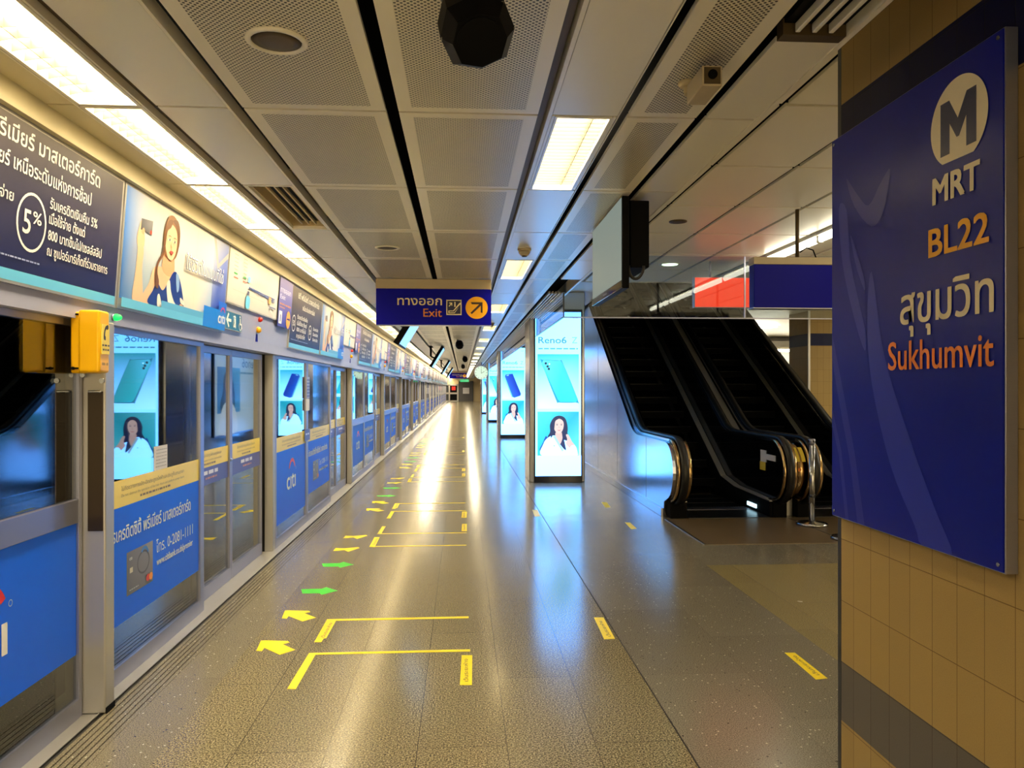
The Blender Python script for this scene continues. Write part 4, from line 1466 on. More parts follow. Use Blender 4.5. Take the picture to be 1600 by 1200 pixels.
# slotted vents
t = thing('air_vent', 'slotted air vent with a yellow-brown tray between the left lights and perforated panels', 'vent', (-1.09, 4.99, CZ))
b = MB()
for q in ((-1.228, -1.205, 4.392, 5.578), (-0.965, -0.952, 4.392, 5.578), (-1.205, -0.965, 4.392, 4.41), (-1.205, -0.965, 5.56, 5.578)):
    b.box(q[0], q[1], q[2], q[3], CZ, CZ + 0.02, 'panel')
b.build('frame', t)
b = MB(); b.box(-1.205, -0.965, 4.41, 5.56, CZ + 0.10, CZ + 0.104, 'cream'); b.box(-1.205, -1.20, 4.41, 5.56, CZ + 0.02, CZ + 0.10, 'cream')
b.box(-1.205, -0.965, 5.55, 5.56, CZ + 0.02, CZ + 0.1, 'cream'); b.build('tray', t)
b = MB()
for k in range(3):
    b.box(-1.105 + 0.047 * k, -1.069 + 0.047 * k, 4.415, 5.38, CZ + 0.02, CZ + 0.05, 'black')
b.build('slot', t)
b = MB()
for k in range(4):
    b.box(-1.116 + 0.047 * k, -1.107 + 0.047 * k, 4.41, 5.42, CZ + 0.004, CZ + 0.06, 'cream')
b.build('blade', t)
t = thing('air_vent', 'slotted linear vent beside the tiled pillar at the top right', 'vent', (1.13, 1.8, CZ))
b = MB()
for k in range(3):
    b.box(1.06 + 0.055 * k, 1.076 + 0.055 * k, 0.6, 2.39, CZ, CZ + 0.03, 'panel', 0.003)
b.build('blade', t)
b = MB(); b.box(1.03, 1.232, 0.6, 2.45, CZ + 0.035, CZ + 0.06, 'black'); b.box(1.026, 1.234, 2.40, 2.45, CZ - 0.002, CZ + 0.05, 'brown_gap'); b.build('backing', t)


# platform televisions hung over the screen doors
def platform_tv(y0, label, lit=True):
    t = thing('platform_television', label, 'television', (-0.7, y0 + 0.55, 2.1), 'televisions tilted over the platform edge')
    A = Vector((-0.82, 0, 2.10)); B = Vector((-0.49, 0, 2.645))
    n = Vector((B.z - A.z, 0, -(B.x - A.x))).normalized()
    def slab(b, e, th0, th1, m, ya, yb):
        a = A + (B - A) * e; c = B - (B - A) * e
        b.prism([((a + n * th0).x, (a + n * th0).z), ((c + n * th0).x, (c + n * th0).z), ((c + n * th1).x, (c + n * th1).z), ((a + n * th1).x, (a + n * th1).z)], 'y', ya, yb, m)
    b = MB(); slab(b, 0, -0.075, 0.0, 'black_plastic', y0, y0 + 1.12); b.build('cabinet', t)
    b = MB(); slab(b, 0.04, 0.0005, 0.003, 'tv_glow', y0 + 0.03, y0 + 1.09); b.build('screen', t)
    b = MB()
    for yy in (y0 + 0.3, y0 + 0.82):
        b.tube([(-0.86, yy, CZ), (-0.86, yy, 2.42), (-0.74, yy, 2.36)], 0.018, 'black', 8)
        b.box(-0.91, -0.81, yy - 0.05, yy + 0.05, CZ - 0.02, CZ, 'black')
    b.build('bracket', t)
    return t


tv = platform_tv(9.9, 'tilted television over the screen doors, partly behind the exit sign')
dup(tv, (0.0, 10.6, 0), 'second tilted television over the screen doors, below the exit sign')
dup(tv, (0.0, 21.0, 0), 'third tilted television over the screen doors, small and dark')
dup(tv, (0.0, 31.5, 0), 'tiny tilted television far over the screen doors')

# television by the escalators
t = thing('wall_television', 'large dark television hung sideways near the escalators', 'television', (0.97, 4.95, 2.14))
b = MB(); b.box(0.932, 0.975, 4.44, 5.455, 2.135, 2.676, 'black_plastic', 0.006); b.build('cabinet', t)
b = MB(); b.box(0.929, 0.933, 4.455, 5.44, 2.185, 2.668, 'screen'); b.build('screen', t)
b = MB(); b.box(0.926, 0.934, 4.44, 5.455, 2.137, 2.18, 'black_gloss', 0.003); b.build('lower_bezel', t)
a = Art((0.926, 5.455, 2.137), (0, -1, 0), (0, 0, 1)); a.greek(0.44, 0.56, 0.018, 0.009, '#9a9ab0', 3); a.build('maker_mark', t)
b = MB(); b.box(0.985, 1.098, 4.46, 4.85, 2.26, 2.655, 'black', 0.006); b.build('mounting_box', t, 'matt black box behind the screen')
b = MB(); b.box(0.974, 0.986, 4.5, 4.8, 2.3, 2.6, 'black'); b.cyl((1.02, 4.65, 2.655), (0, 0, 1), 0.025, 0.04, 'black'); b.build('bracket', t)
b = MB()
loop = [(0.985 + 0.035 - 0.045 * math.cos(s_), 4.46 + 0.02 * math.sin(s_), 2.27 - 0.075 * math.sin(s_)) for s_ in [PI * k / 14 for k in range(15)]]
b.tube(loop, 0.009, 'rubber', 8); b.build('cable_loop', t)

# blank blue sign and red lightbox
t = thing('hanging_sign', 'plain dark blue sign hung from the high ceiling beside the pillar', 'sign', (3.3, 6.6, 2.26))
b = MB(); b.box(2.56, 4.05, 6.6, 6.72, 2.258, 2.64, 'navy_lit', 0.004); b.box(2.555, 4.055, 6.602, 6.718, 2.252, 2.262, 'alu'); b.build('sign_panel', t)
b = MB(); b.box(2.555, 4.055, 6.595, 6.725, 2.64, 2.705, 'housing', 0.004); b.build('housing', t, 'beige housing along the top')
b = MB()
for x in (2.975, 3.9):
    b = MB(); b.tube([(x, 6.66, 2.705), (x, 6.66, HZ)], 0.017, 'brown_gap', 10); b.build('hanger_rod', t)
b = MB()
b.tube([(3.0, 6.66, 2.76), (3.06, 6.66, 2.80), (3.12, 6.66, 2.78), (3.15, 6.66, 2.705)], 0.006, 'black', 6)
b.build('cable', t)
t = thing('red_lightbox', 'glowing red rectangular lightbox behind the glass beside the blue sign', 'sign', (3.3, 9.45, 2.56))
b = MB(); b.box(2.885, 3.95, 9.4, 9.5, 2.555, 2.935, 'alu_paint', 0.004); b.build('cabinet', t)
b = MB(); b.box(2.893, 3.942, 9.396, 9.401, 2.563, 2.927, 'red_sign'); b.build('lit_face', t)
for x in (3.1, 3.75):
    b = MB(); b.tube([(x, 9.45, 2.93), (x, 9.45, HZ)], 0.014, 'alu'); b.build('hanger_rod', t)


# ================================================================== BACKLIT COLUMNS
def phone_column(y, label, phone, near=True):
    """stainless column with a tall backlit phone advert on the side facing down the platform"""
    x0, x1 = 1.165, 1.965
    t = thing('lightbox_column', label, 'advertising column', (1.57, y + 0.5, 0), 'backlit advertising columns')
    b = MB(); b.box(1.10, 2.02, y + 0.09, y + 1.0, 0, HZ, 'steel_panel', 0.012); b.build('column_cladding', t, 'stainless steel column')
    b = MB(); b.box(x0, x1, y, y + 0.09, 0.0, 2.84, 'black_gloss', 0.006); b.build('lightbox_frame', t, 'dark frame')
    W_, H_ = x1 - x0 - 0.05, 2.68
    a = Art((x0 + 0.025, y, 0.115), (1, 0, 0), (0, 0, 1), 0.0008)
    white = '#d4f4fb'
    a.grad(0, 0, W_, H_, '#c2f4fb', '#c2f4fb', '#b4ecfb', '#b0e8fa')
    a.text('Reno6', 0.05, 2.17, 0.15, '#3f7f9c', 'l', w=0.46, bold=0.010); a.text('Z', 0.60, 2.17, 0.15, '#8ac4d8', 'l', w=0.09)
    a.greek(0.05, 0.70, 2.07, 0.022, '#5fa0bc', 5)
    a.greek(0.62, 0.70, 2.58, 0.014, '#6fb0cc', 3)
    # phone picture
    a.grad(0.035, 1.10, W_ - 0.035, 1.99, '#d9f3fb', '#c7f0f8', '#41c4dc', '#19b4d4')
    if phone == 'cyan':
        a.blob([(0.10, 1.86), (0.13, 1.895), (0.40, 1.885), (0.45, 1.85), (0.70, 1.24), (0.66, 1.20), (0.38, 1.20), (0.34, 1.24)], '#1490b4', 4)
        a.poly([(0.10, 1.83), (0.13, 1.89), (0.42, 1.88), (0.46, 1.82), (0.70, 1.25), (0.67, 1.21), (0.41, 1.215), (0.37, 1.25)], None,
               ['#4fd4e6', '#6fe0ee', '#4fc8dc', '#38bcd4', '#10b4cc', '#0cc4dc', '#02e0f0', '#06d8ec'])
        lens = [(0.17, 1.84), (0.20, 1.79), (0.22, 1.75)]
        for q in lens:
            a.ell(q[0], q[1], 0.021, 0.021, '#0e3348', 14); a.k -= 1
        a.k += 1
        a.ell(0.23, 1.83, 0.012, 0.012, '#e8fbff', 10)
    else:
        a.poly([(0.12, 1.80), (0.15, 1.86), (0.36, 1.88), (0.62, 1.26), (0.60, 1.20), (0.42, 1.14), (0.36, 1.16)], None,
               ['#2a62c4', '#1a4fc0', '#0a36a8', '#0430a4', '#0a3cc0', '#1a5ad8', '#2f74dc'])
        a.poly([(0.08, 1.80), (0.12, 1.80), (0.36, 1.16), (0.33, 1.16)], '#8ecdec')
        for q in ((0.19, 1.83), (0.225, 1.835)):
            a.ell(q[0], q[1], 0.018, 0.018, '#9cc8f0', 12); a.k -= 1
        a.k += 1
    # portrait: woman in a white jacket
    zb, zt = 0.33, 1.05
    a.grad(0.035, zb, W_ - 0.035, zt, '#0cb8d4', '#7fd8e6', '#12a4bc', '#58d0e4')
    a.blob([(0.20, 0.42), (0.17, 0.52), (0.20, 0.64), (0.24, 0.72), (0.24, 0.84), (0.30, 0.95), (0.39, 0.985), (0.48, 0.95), (0.52, 0.85), (0.52, 0.72), (0.57, 0.60), (0.58, 0.46), (0.48, 0.40)], '#132450')
    a.blob([(0.09, 0.40), (0.13, 0.44), (0.17, 0.53), (0.2, 0.6), (0.17, 0.65), (0.12, 0.54), (0.07, 0.44)], '#0c3fa0')
    a.poly(smooth_loop([(0.11, 0.33), (0.13, 0.52), (0.20, 0.62), (0.31, 0.66), (0.44, 0.60), (0.54, 0.56), (0.62, 0.50), (0.67, 0.40), (0.66, 0.33)]), white)
    a.blob([(0.35, 0.62), (0.40, 0.68), (0.45, 0.66), (0.49, 0.50), (0.50, 0.42), (0.44, 0.47)], '#182a58')
    a.blob([(0.33, 0.64), (0.34, 0.72), (0.42, 0.72), (0.44, 0.66), (0.44, 0.60), (0.40, 0.52)], '#eac9c8')
    a.blob([(0.305, 0.78), (0.30, 0.86), (0.34, 0.925), (0.41, 0.93), (0.46, 0.88), (0.46, 0.79), (0.43, 0.72), (0.385, 0.69), (0.335, 0.72)], '#f2d6d4')
    a.blob([(0.28, 0.80), (0.29, 0.90), (0.36, 0.955), (0.40, 0.945), (0.33, 0.90), (0.315, 0.82), (0.30, 0.70), (0.25, 0.62)], '#14264e')
    a.blob([(0.39, 0.945), (0.45, 0.92), (0.48, 0.84), (0.47, 0.74), (0.51, 0.66), (0.53, 0.78), (0.50, 0.92), (0.44, 0.965)], '#14264e')
    for ex in (0.355, 0.425):
        a.ell(ex, 0.835, 0.014, 0.007, '#4a4668', 10); a.k -= 1
        a.rect(ex - 0.018, 0.852, ex + 0.018, 0.856, '#5a5270'); a.k -= 1
    a.k += 1
    a.blob([(0.36, 0.755), (0.39, 0.748), (0.42, 0.758), (0.39, 0.735)], '#d87484', 3)
    a.poly([(0.388, 0.82), (0.38, 0.785), (0.40, 0.785)], '#e0bcbc')
    a.blob([(0.50, 0.52), (0.52, 0.60), (0.50, 0.67), (0.53, 0.68), (0.56, 0.64), (0.60, 0.56), (0.66, 0.48), (0.64, 0.42), (0.58, 0.44)], '#eccfd0')
    a.poly(smooth_loop([(0.56, 0.33), (0.56, 0.44), (0.61, 0.50), (0.67, 0.47), (0.69, 0.33)]), white)
    a.poly([(0.29, 0.645), (0.33, 0.655), (0.46, 0.42), (0.44, 0.40)], '#aedcea'); a.poly([(0.30, 0.50), (0.315, 0.50), (0.315, 0.485), (0.30, 0.485)], '#7fb8cc')
    a.grad(0, 0.0, W_, 0.335, '#c6f4fa', '#c6f4fa', '#cdf6fb', '#cdf6fb')
    a.build('lit_poster', t, 'print_lit', 'glowing cyan phone advert')
    return t


c1 = phone_column(12.5, 'nearest glowing column with a cyan phone and a woman in white', 'cyan')
c2 = phone_column(23.7, 'second glowing column with a dark blue phone and a woman in white', 'blue')
dup(c1, (0, 22.3, 0), 'third glowing column with a cyan phone, behind the dark blue phone one')
dup(c2, (0, 22.3, 0), 'farthest glowing column, partly behind the round clock')

t = thing('wall_poster', 'wide dim backlit poster with a woman on the steel wall behind the nearest column', 'advert', (2.44, 21.6, 0.4))
b = MB(); b.box(2.385, 2.418, 19.55, 24.0, 0.30, 2.6, 'alu', 0.006); b.build('frame', t)
a = Art((2.385, 23.95, 0.35), (0, -1, 0), (0, 0, 1))
a.grad(0, 0, 4.35, 2.2, '#b9d0d8', '#c9dce0', '#b4ccd4', '#9fbcc6')
a.text('Reno6', 0.5, 1.78, 0.4, '#2b5878', 'l', w=1.5); a.greek(0.5, 2.3, 1.6, 0.05, '#4a7890', 3)
a.grad(2.2, 0.55, 4.2, 1.75, '#3f8fc4', '#2f7fc0', '#3f74b0', '#5aa4cc')
a.blob([(2.75, 0.6), (2.7, 1.0), (2.95, 1.5), (3.3, 1.68), (3.65, 1.5), (3.75, 1.1), (3.95, 0.8), (3.8, 0.5), (3.2, 0.5)], '#0e1224')
a.blob([(2.5, 0.02), (2.6, 0.55), (2.95, 0.8), (3.3, 0.85), (3.7, 0.75), (3.98, 0.4), (4.05, 0.02)], '#d9e4e4')
a.blob([(3.05, 1.2), (3.1, 1.45), (3.3, 1.55), (3.5, 1.42), (3.5, 1.15), (3.3, 0.92), (3.13, 1.0)], '#d8a890')
a.blob([(3.15, 0.95), (3.45, 0.95), (3.45, 0.75), (3.3, 0.6), (3.15, 0.75)], '#c89680')
for ex in (3.19, 3.40):
    a.ell(ex, 1.28, 0.045, 0.02, '#2a2030', 12); a.k -= 1
a.k += 1
a.blob([(3.2, 1.08), (3.3, 1.06), (3.4, 1.09), (3.3, 1.03)], '#b85060', 3)
a.build('lit_poster', t, 'print_lit_soft')
t = thing('platform_clock', 'round glowing white clock hung beside the far lit columns', 'clock', (0.83, 33.9, 2.23))
b = MB(); b.cyl((0.83, 33.82, 2.23), (0, 1, 0), 0.305, 0.16, 'alu', 40); b.build('case', t)
b = MB(); b.cyl((0.83, 33.815, 2.23), (0, 1, 0), 0.285, 0.004, 'clock_face', 40); fo = b.build('dial', t, 'lit white dial')
a = Art((0.83, 33.813, 2.23), (1, 0, 0), (0, 0, 1))
for k in range(12):
    an = 2 * PI * k / 12
    a.poly([(0.22 * math.sin(an) - 0.01 * math.cos(an), 0.22 * math.cos(an) + 0.01 * math.sin(an)), (0.22 * math.sin(an) + 0.01 * math.cos(an), 0.22 * math.cos(an) - 0.01 * math.sin(an)), (0.265 * math.sin(an) + 0.01 * math.cos(an), 0.265 * math.cos(an) - 0.01 * math.sin(an)), (0.265 * math.sin(an) - 0.01 * math.cos(an), 0.265 * math.cos(an) + 0.01 * math.sin(an))], '#39403c')
a.build('hour_mark', fo)
a = Art((0.83, 33.81, 2.23), (1, 0, 0), (0, 0, 1))
a.poly([(-0.012, -0.03), (0.012, -0.03), (0.14, 0.05), (0.13, 0.065)], '#2a2f2c'); a.poly([(-0.01, -0.03), (0.01, -0.03), (0.006, 0.2), (-0.006, 0.2)], '#2a2f2c')
a.build('hand', fo)
b = MB(); b.tube([(0.83, 33.9, 2.54), (0.83, 33.9, CZ)], 0.03, 'alu'); b.build('hanger', t)


# ================================================================== ESCALATORS
SL = math.tan(math.radians(30))


def rail_path(yk=10.75, top=0.925, r=0.36, yc=9.05, yend=19.4, off=0.0, n=14):
    """side outline of a balustrade in (y, z): lower newel end, level run, knee, 30 degree climb"""
    zc = top - r
    P = []
    for k in range(n + 1):
        an = -PI / 2 - PI * k / n
        P.append((yc + (r + off) * math.cos(an) * 1.0, zc + (r + off) * math.sin(an) * -1.0 * -1))
    P = [(yc + (r + off) * math.cos(-PI / 2 - PI * k / n), zc + (r + off) * math.sin(-PI / 2 - PI * k / n)) for k in range(n + 1)]
    R = 1.0
    L = R * math.tan(math.radians(15))
    # knee: arc tangent to the level run and the climb
    for k in range(7):
        an = math.radians(30 * k / 6)
        P.append((yk - L + R * math.sin(an) - off * math.sin(an), top + R - R * math.cos(an) + off * math.cos(an)))
    y = yend
    P.append((y, top + (y - yk) * SL + off / math.cos(math.radians(30))))
    return P


def escalator(xa, xb, label, skip_left_clad=False, outer_right=False):
    """xa, xb: centre lines of the two handrails"""
    xm = (xa + xb) / 2
    t = thing('escalator', label, 'escalator', (xm, 9.0, 0), 'escalators rising behind the glass barrier')
    hr = rail_path(off=0.035)
    sec = [(-0.04, -0.016), (0.04, -0.016), (0.046, 0.0), (0.036, 0.018), (-0.036, 0.018), (-0.046, 0.0)]
    for x in (xa, xb):
        b = MB(); b.sweep([(x, p[0], p[1]) for p in hr], sec, 'rubber', (1, 0, 0)); b.build('handrail', t, 'black rubber handrail')
        # newel band in polished metal either side of the handrail
        b = MB()
        nw = rail_path()[:15]
        for dx in (-0.062, 0.062):
            b.sweep([(x + dx, p[0], p[1]) for p in nw], [(-0.022, -0.02), (0.022, -0.02), (0.022, 0.012), (-0.022, 0.012)], 'bronze', (1, 0, 0))
        b.build('newel_trim', t, 'polished bronze newel trim')
        # slim deck under the handrail along the climb
        b = MB()
        b.sweep([(x, p[0], p[1]) for p in rail_path(off=-0.005)[14:]], [(-0.075, -0.02), (0.075, -0.02), (0.075, 0.012), (-0.075, 0.012)], 'steel', (1, 0, 0), smooth=False)
        b.build('handrail_track', t)
    # inner balustrade panels
    top = rail_path(off=-0.015)
    low = [(19.4, 0.30 + (19.4 - 10.75) * SL), (10.75, 0.30), (10.2, 0.22), (9.05, 0.215)]
    for x, s in ((xa, 1), (xb, -1)):
        b = MB(); b.prism(top + low, 'x', x + s * 0.03 - 0.006, x + s * 0.03 + 0.006, 'black_gloss'); b.build('balustrade_panel', t, 'glossy black balustrade')
        b = MB()
        sk = [(9.0, 0.0), (9.0, 0.19), (10.2, 0.22), (10.75, 0.30), (19.4, 0.30 + 8.65 * SL), (19.4, 7.9 * SL), (10.9, 0.0)]
        b.prism(sk, 'x', x + s * 0.045, x + s * 0.12, 'black'); b.build('skirt_panel', t)
        b = MB()
        b.sweep([(x + s * 0.082, p[0], p[1]) for p in [(9.0, 0.195), (10.2, 0.225), (10.75, 0.305), (19.4, 0.305 + 8.65 * SL)]], [(-0.04, -0.006), (0.04, -0.006), (0.04, 0.006), (-0.04, 0.006)], 'alu_light', (1, 0, 0), smooth=False)
        b.build('skirt_ledge', t)
    # steps, coloured black for the unlit inside of the escalator
    w0, w1 = xa + 0.13, xb - 0.13
    for k in range(24):
        y = 9.75 + 0.4 * k
        z = max(0.0, (y - 10.55)) * SL
        b = MB()
        b.box(w0, w1, y, y + 0.398, z - 0.10, z + 0.004, 'black')
        b.box(w0, w1, y - 0.004, y + 0.03, z + 0.004, z + 0.008, 'rubber')
        b.build('step', t)
    b = MB(); b.box(w0, w1, 8.95, 9.74, -0.02, 0.010, 'steel_dark')
    for k in range(30):
        b.box(w0 + (w1 - w0) * k / 30, w0 + (w1 - w0) * k / 30 + 0.012, 9.55, 9.78, 0.010, 0.014, 'alu')
    b.build('comb_plate', t)
    for x in (xa, xb):
        b = MB(); b.box(x - 0.085, x + 0.085, 8.98, 9.14, 0.0, 0.21, 'black', 0.004); b.build('newel_base', t, 'black newel base')
    b = MB(); b.prism([(9.9, -0.1), (19.4, -0.1), (19.4, 7.8 * SL), (11.0, -0.1)], 'x', w0, w1, 'black'); b.build('truss', t)
    return t


e1 = escalator(2.55, 3.80, 'left escalator, with stainless cladding beside the lit column')
b = MB()
cl = rail_path(off=-0.02)
prof = [(9.14, 0.0), (9.10, 0.19)] + cl[2:] + [(19.4, 0.0)]
b.prism(prof, 'x', 2.42, 2.485, 'steel_panel'); b.build('outer_cladding', e1, 'stainless steel outer cladding')
b = MB()
for y in (10.0, 11.9, 13.6, 15.3):
    zt = 0.9 if y < 10.7 else 0.9 + (y - 10.75) * SL
    b.box(2.4185, 2.4215, y, y + 0.006, 0.11, zt, 'steel_dark')
b.build('cladding_seam', e1)
b = MB(); b.box(2.395, 2.42, 9.14, 19.5, 0, 0.10, 'steel_panel', 0.003); b.build('kick_plate', e1)
b = MB(); b.cyl((3.677, 9.55, 0.10), (-1, 0, 0), 0.001, 0.001, 'step_lamp', 8); b.box(3.664, 3.682, 9.40, 9.70, 0.045, 0.095, 'step_lamp', 0.006); b.build('step_light', e1, 'small glowing skirt light')
b = MB(); b.box(3.757, 3.762, 9.30, 9.48, 0.63, 0.775, 'paper'); b.box(3.757, 3.762, 9.02, 9.30, 0.665, 0.735, 'paper'); b.build('notice_sticker', e1, 'white instruction stickers')
b = MB(); b.box(3.757, 3.7625, 9.33, 9.50, 0.525, 0.628, 'sticker_yellow'); b.build('warning_sticker', e1, 'yellow warning sticker')
e2 = escalator(4.10, 5.35, 'right escalator, behind the chrome barrier post')
b = MB()
prof = [(9.12, 0.12), (9.12, 0.80), (9.3, 0.86), (10.6, 0.88), (10.85, 0.93), (19.4, 0.88 + 8.65 * SL), (19.4, 0.0), (9.12, 0.0)]
b.prism(prof, 'x', 3.888, 4.012, 'alu_light'); b.build('centre_deck', e2, 'pale metal deck between the escalators')
b = MB(); b.prism(rail_path(off=-0.03)[:15] + [(9.12, 0.86), (9.12, 0.21)], 'x', 3.889, 4.011, 'bronze', True); b.build('deck_end', e2, 'rounded bronze end of the deck')
for xa_, xb_ in ((3.893, 3.94), (3.962, 4.008)):
    b = MB(); b.prism(arc_pts(9.05, 0.565, 0.330, 0.3325, 122, 158, 8), 'x', xa_, xb_, 'sticker_yellow'); b.build('warning_label', e2, 'yellow label')
b = MB(); b.cyl((3.918, 8.722, 0.60), (0, -1, 0), 0.022, 0.012, 'orange', 16); b.build('stop_button', e2, 'orange stop button')
b = MB(); b.prism([(9.1, 0.0), (8.85, 0.75), (9.0, 0.86), (10.6, 0.88), (10.85, 0.93), (19.4, 0.88 + 8.65 * SL), (19.4, 0.0)], 'x', 5.41, 5.5, 'steel_dark'); b.build('outer_cladding', e2)

t = thing('landing_plate', 'brown ribbed metal plate in the floor before the escalators', 'floor plate', (3.3, 8.1, 0))
b = MB(); b.box(2.385, 5.6, 7.45, 8.94, 0.0, 0.006, 'dark_plate'); b.build('plate', t)
b = MB()
for x in (2.385, 3.86, 5.58):
    b.box(x, x + 0.02, 7.45, 8.94, 0.006, 0.008, 'steel_dark')
b.build('edge_strip', t)


def stanchion(x, y, label):
    t = thing('barrier_post', label, 'barrier post', (x, y, 0.006), 'chrome barrier posts')
    b = MB(); b.lathe([(0.172, 0.008), (0.172, 0.03), (0.155, 0.04), (0.05, 0.048), (0.034, 0.06)], (x, y, 0), (0, 0, 1), 'steel', 36); b.build('base', t)
    b = MB(); b.cyl((x, y, 0.055), (0, 0, 1), 0.032, 0.87, 'steel', 24); b.build('pole', t)
    b = MB(); b.lathe([(0.034, 0.925), (0.037, 0.93), (0.037, 0.972), (0.03, 0.98), (0.006, 0.982)], (x, y, 0), (0, 0, 1), 'alu', 24)
    for a_ in range(4):
        b.box(x - 0.006 + 0.036 * math.cos(a_ * PI / 2), x + 0.006 + 0.036 * math.cos(a_ * PI / 2), y - 0.006 + 0.036 * math.sin(a_ * PI / 2), y + 0.006 + 0.036 * math.sin(a_ * PI / 2), 0.94, 0.965, 'black')
    b.build('belt_head', t)
    b = MB(); b.lathe([(0.034, 0.32), (0.037, 0.325), (0.037, 0.35), (0.034, 0.355)], (x, y, 0), (0, 0, 1), 'steel_dark', 20); b.build('collar', t)
    return t


st = stanchion(3.93, 8.42, 'chrome barrier post standing before the right escalator')
dup(st, (0.0, -0.82, 0), 'chrome barrier post mostly hidden behind the blue station sign')

# far tiled column
t = thing('tiled_column', 'distant tiled column with a navy band beyond the right escalator', 'column', (7.7, 15.8, 0))
b = MB(); b.box(7.08, 8.6, 15.3, 16.25, 0, HZ - 0.003, 'tile'); b.build('tile_body', t)
b = MB(); b.box(7.06, 7.10, 15.28, 15.32, 0, HZ - 0.003, 'alu_light'); b.build('corner_trim', t)

# ================================================================== PILLAR WITH STATION SIGN
t = thing('tiled_pillar', 'cream tiled pillar with a grey band filling the right edge', 'pillar', (2.0, 1.2, 0))
b = MB(); b.box(1.50, 2.5, -0.9, 2.97, 0, HZ - 0.003, 'tile'); b.build('tile_body', t)
b = MB(); b.box(1.4995, 1.535, 2.955, 2.985, 0, HZ - 0.003, 'steel_dark', 0.002); b.build('corner_trim', t, 'dark metal corner strip')

t = thing('station_sign', 'large navy station name sign fixed to the cream tiled pillar', 'sign', (1.48, 2.47, 1.05))
SY0, SZ0, SW, SH = 2.952, 1.047, 0.97, 1.48
b = MB(); b.box(1.462, 1.499, SY0 - SW, SY0, SZ0, SZ0 + SH, 'alu', 0.002); b.build('metal_case', t, 'silver metal edge')
b = MB(); b.box(1.4585, 1.4625, SY0 - SW + 0.004, SY0 - 0.004, SZ0 + 0.004, SZ0 + SH - 0.004, 'navy'); fo = b.build('sign_face', t, 'navy sign face')
SO = (1.4585, SY0, SZ0)
a = Art(SO, (0, -1, 0), (0, 0, 1), 0.0003)
p1, p2 = '#0a1f9c', '#061890'
a.poly([(0.004, 0.62), (0.05, 0.48), (0.14, 0.24), (0.20, 0.004), (0.25, 0.004), (0.18, 0.26), (0.09, 0.50), (0.004, 0.72)], p2)
a.poly([(0.004, 0.36), (0.06, 0.24), (0.11, 0.004), (0.135, 0.004), (0.08, 0.26), (0.004, 0.43)], p2)
a.poly(clampv(smooth_loop([(0.30, 0.92), (0.27, 0.75), (0.30, 0.52), (0.42, 0.24), (0.56, 0.06), (0.60, 0.004), (0.75, 0.004), (0.66, 0.14), (0.52, 0.36), (0.38, 0.62)], 4)), p1)
a.poly(clampv(smooth_loop([(0.06, 1.20), (0.09, 0.98), (0.17, 0.78), (0.25, 0.64), (0.26, 0.70), (0.22, 0.80), (0.15, 0.98), (0.12, 1.18)], 4)), p1)
a.poly(clampv(smooth_loop([(0.15, 1.08), (0.19, 0.96), (0.25, 0.86), (0.25, 0.90), (0.20, 1.0)], 4)), p1)
a.poly(clampv(smooth_loop([(0.12, 1.30), (0.18, 1.18), (0.30, 1.08), (0.38, 1.12), (0.42, 1.25), (0.36, 1.22), (0.28, 1.16), (0.2, 1.22)], 4)), p2)
a.build('petal_pattern', fo, 'print', 'faint lighter blue petals')


def su(px_y):
    return SY0 - px_y


iv = '#f3e6c4'
# logo disc: y 2.314..2.053, z 2.206..2.469
a = Art((SO[0] - 0.0022, SY0, SZ0), (0, -1, 0), (0, 0, 1), 0.0004)
cx, cz = su(2.172), 2.337 - SZ0
R_ = 0.131
pts = [(cx + R_ * math.cos(math.radians(q)), cz + R_ * math.sin(math.radians(q))) for q in range(-58, 239, 6)]
a.poly(pts, iv)
m_ = [(-0.082, -0.085), (-0.082, 0.075), (-0.04, 0.075), (0.0, 0.01), (0.04, 0.075), (0.082, 0.075), (0.082, -0.085), (0.038, -0.085), (0.038, 0.005), (0.006, -0.045), (-0.006, -0.045), (-0.038, 0.005), (-0.038, -0.085)]
a.poly([(cx + q[0], cz + q[1]) for q in m_], '#161a4a')
a.build('line_logo', fo, 'print', 'ivory disc with a bold navy M')
a = Art((SO[0] - 0.0022, SY0, SZ0), (0, -1, 0), (0, 0, 1), 0.0004)
a.text('MRT', su(2.291), 2.118 - SZ0, 0.112, iv, 'l', w=0.213, bold=0.034)
a.build('lettering', fo, 'print', 'ivory letters MRT')
a = Art((SO[0] - 0.0022, SY0, SZ0), (0, -1, 0), (0, 0, 1), 0.0004)
a.text('BL22', su(2.312), 1.958 - SZ0, 0.122, '#f6b000', 'l', w=0.272, bold=0.022)
a.build('lettering', fo, 'print', 'amber station code')
a = Art((SO[0] - 0.0022, SY0, SZ0), (0, -1, 0), (0, 0, 1), 0.0004)
a.text('สุขุมวิท', su(2.468), 1.762 - SZ0, 0.165, iv, 'l', w=0.448, bold=0.014)
a.build('lettering', fo, 'print', 'ivory Thai station name')
a = Art((SO[0] - 0.0022, SY0, SZ0), (0, -1, 0), (0, 0, 1), 0.0004)
a.text('Sukhumvit', su(2.541), 1.612 - SZ0, 0.135, '#f58a1e', 'l', w=0.522, bold=0.01)
a.build('lettering', fo, 'print', 'orange Latin station name')
b = MB()
for yy in (SY0 - 0.022, SY0 - SW + 0.022):
    for zz in (SZ0 + 0.022, SZ0 + SH - 0.022):
        b.cyl((1.4585, yy, zz), (-1, 0, 0), 0.006, 0.003, 'steel', 12)
b.build('screw', t)

# ================================================================== FLOOR TAPES
TZ = 0.0012


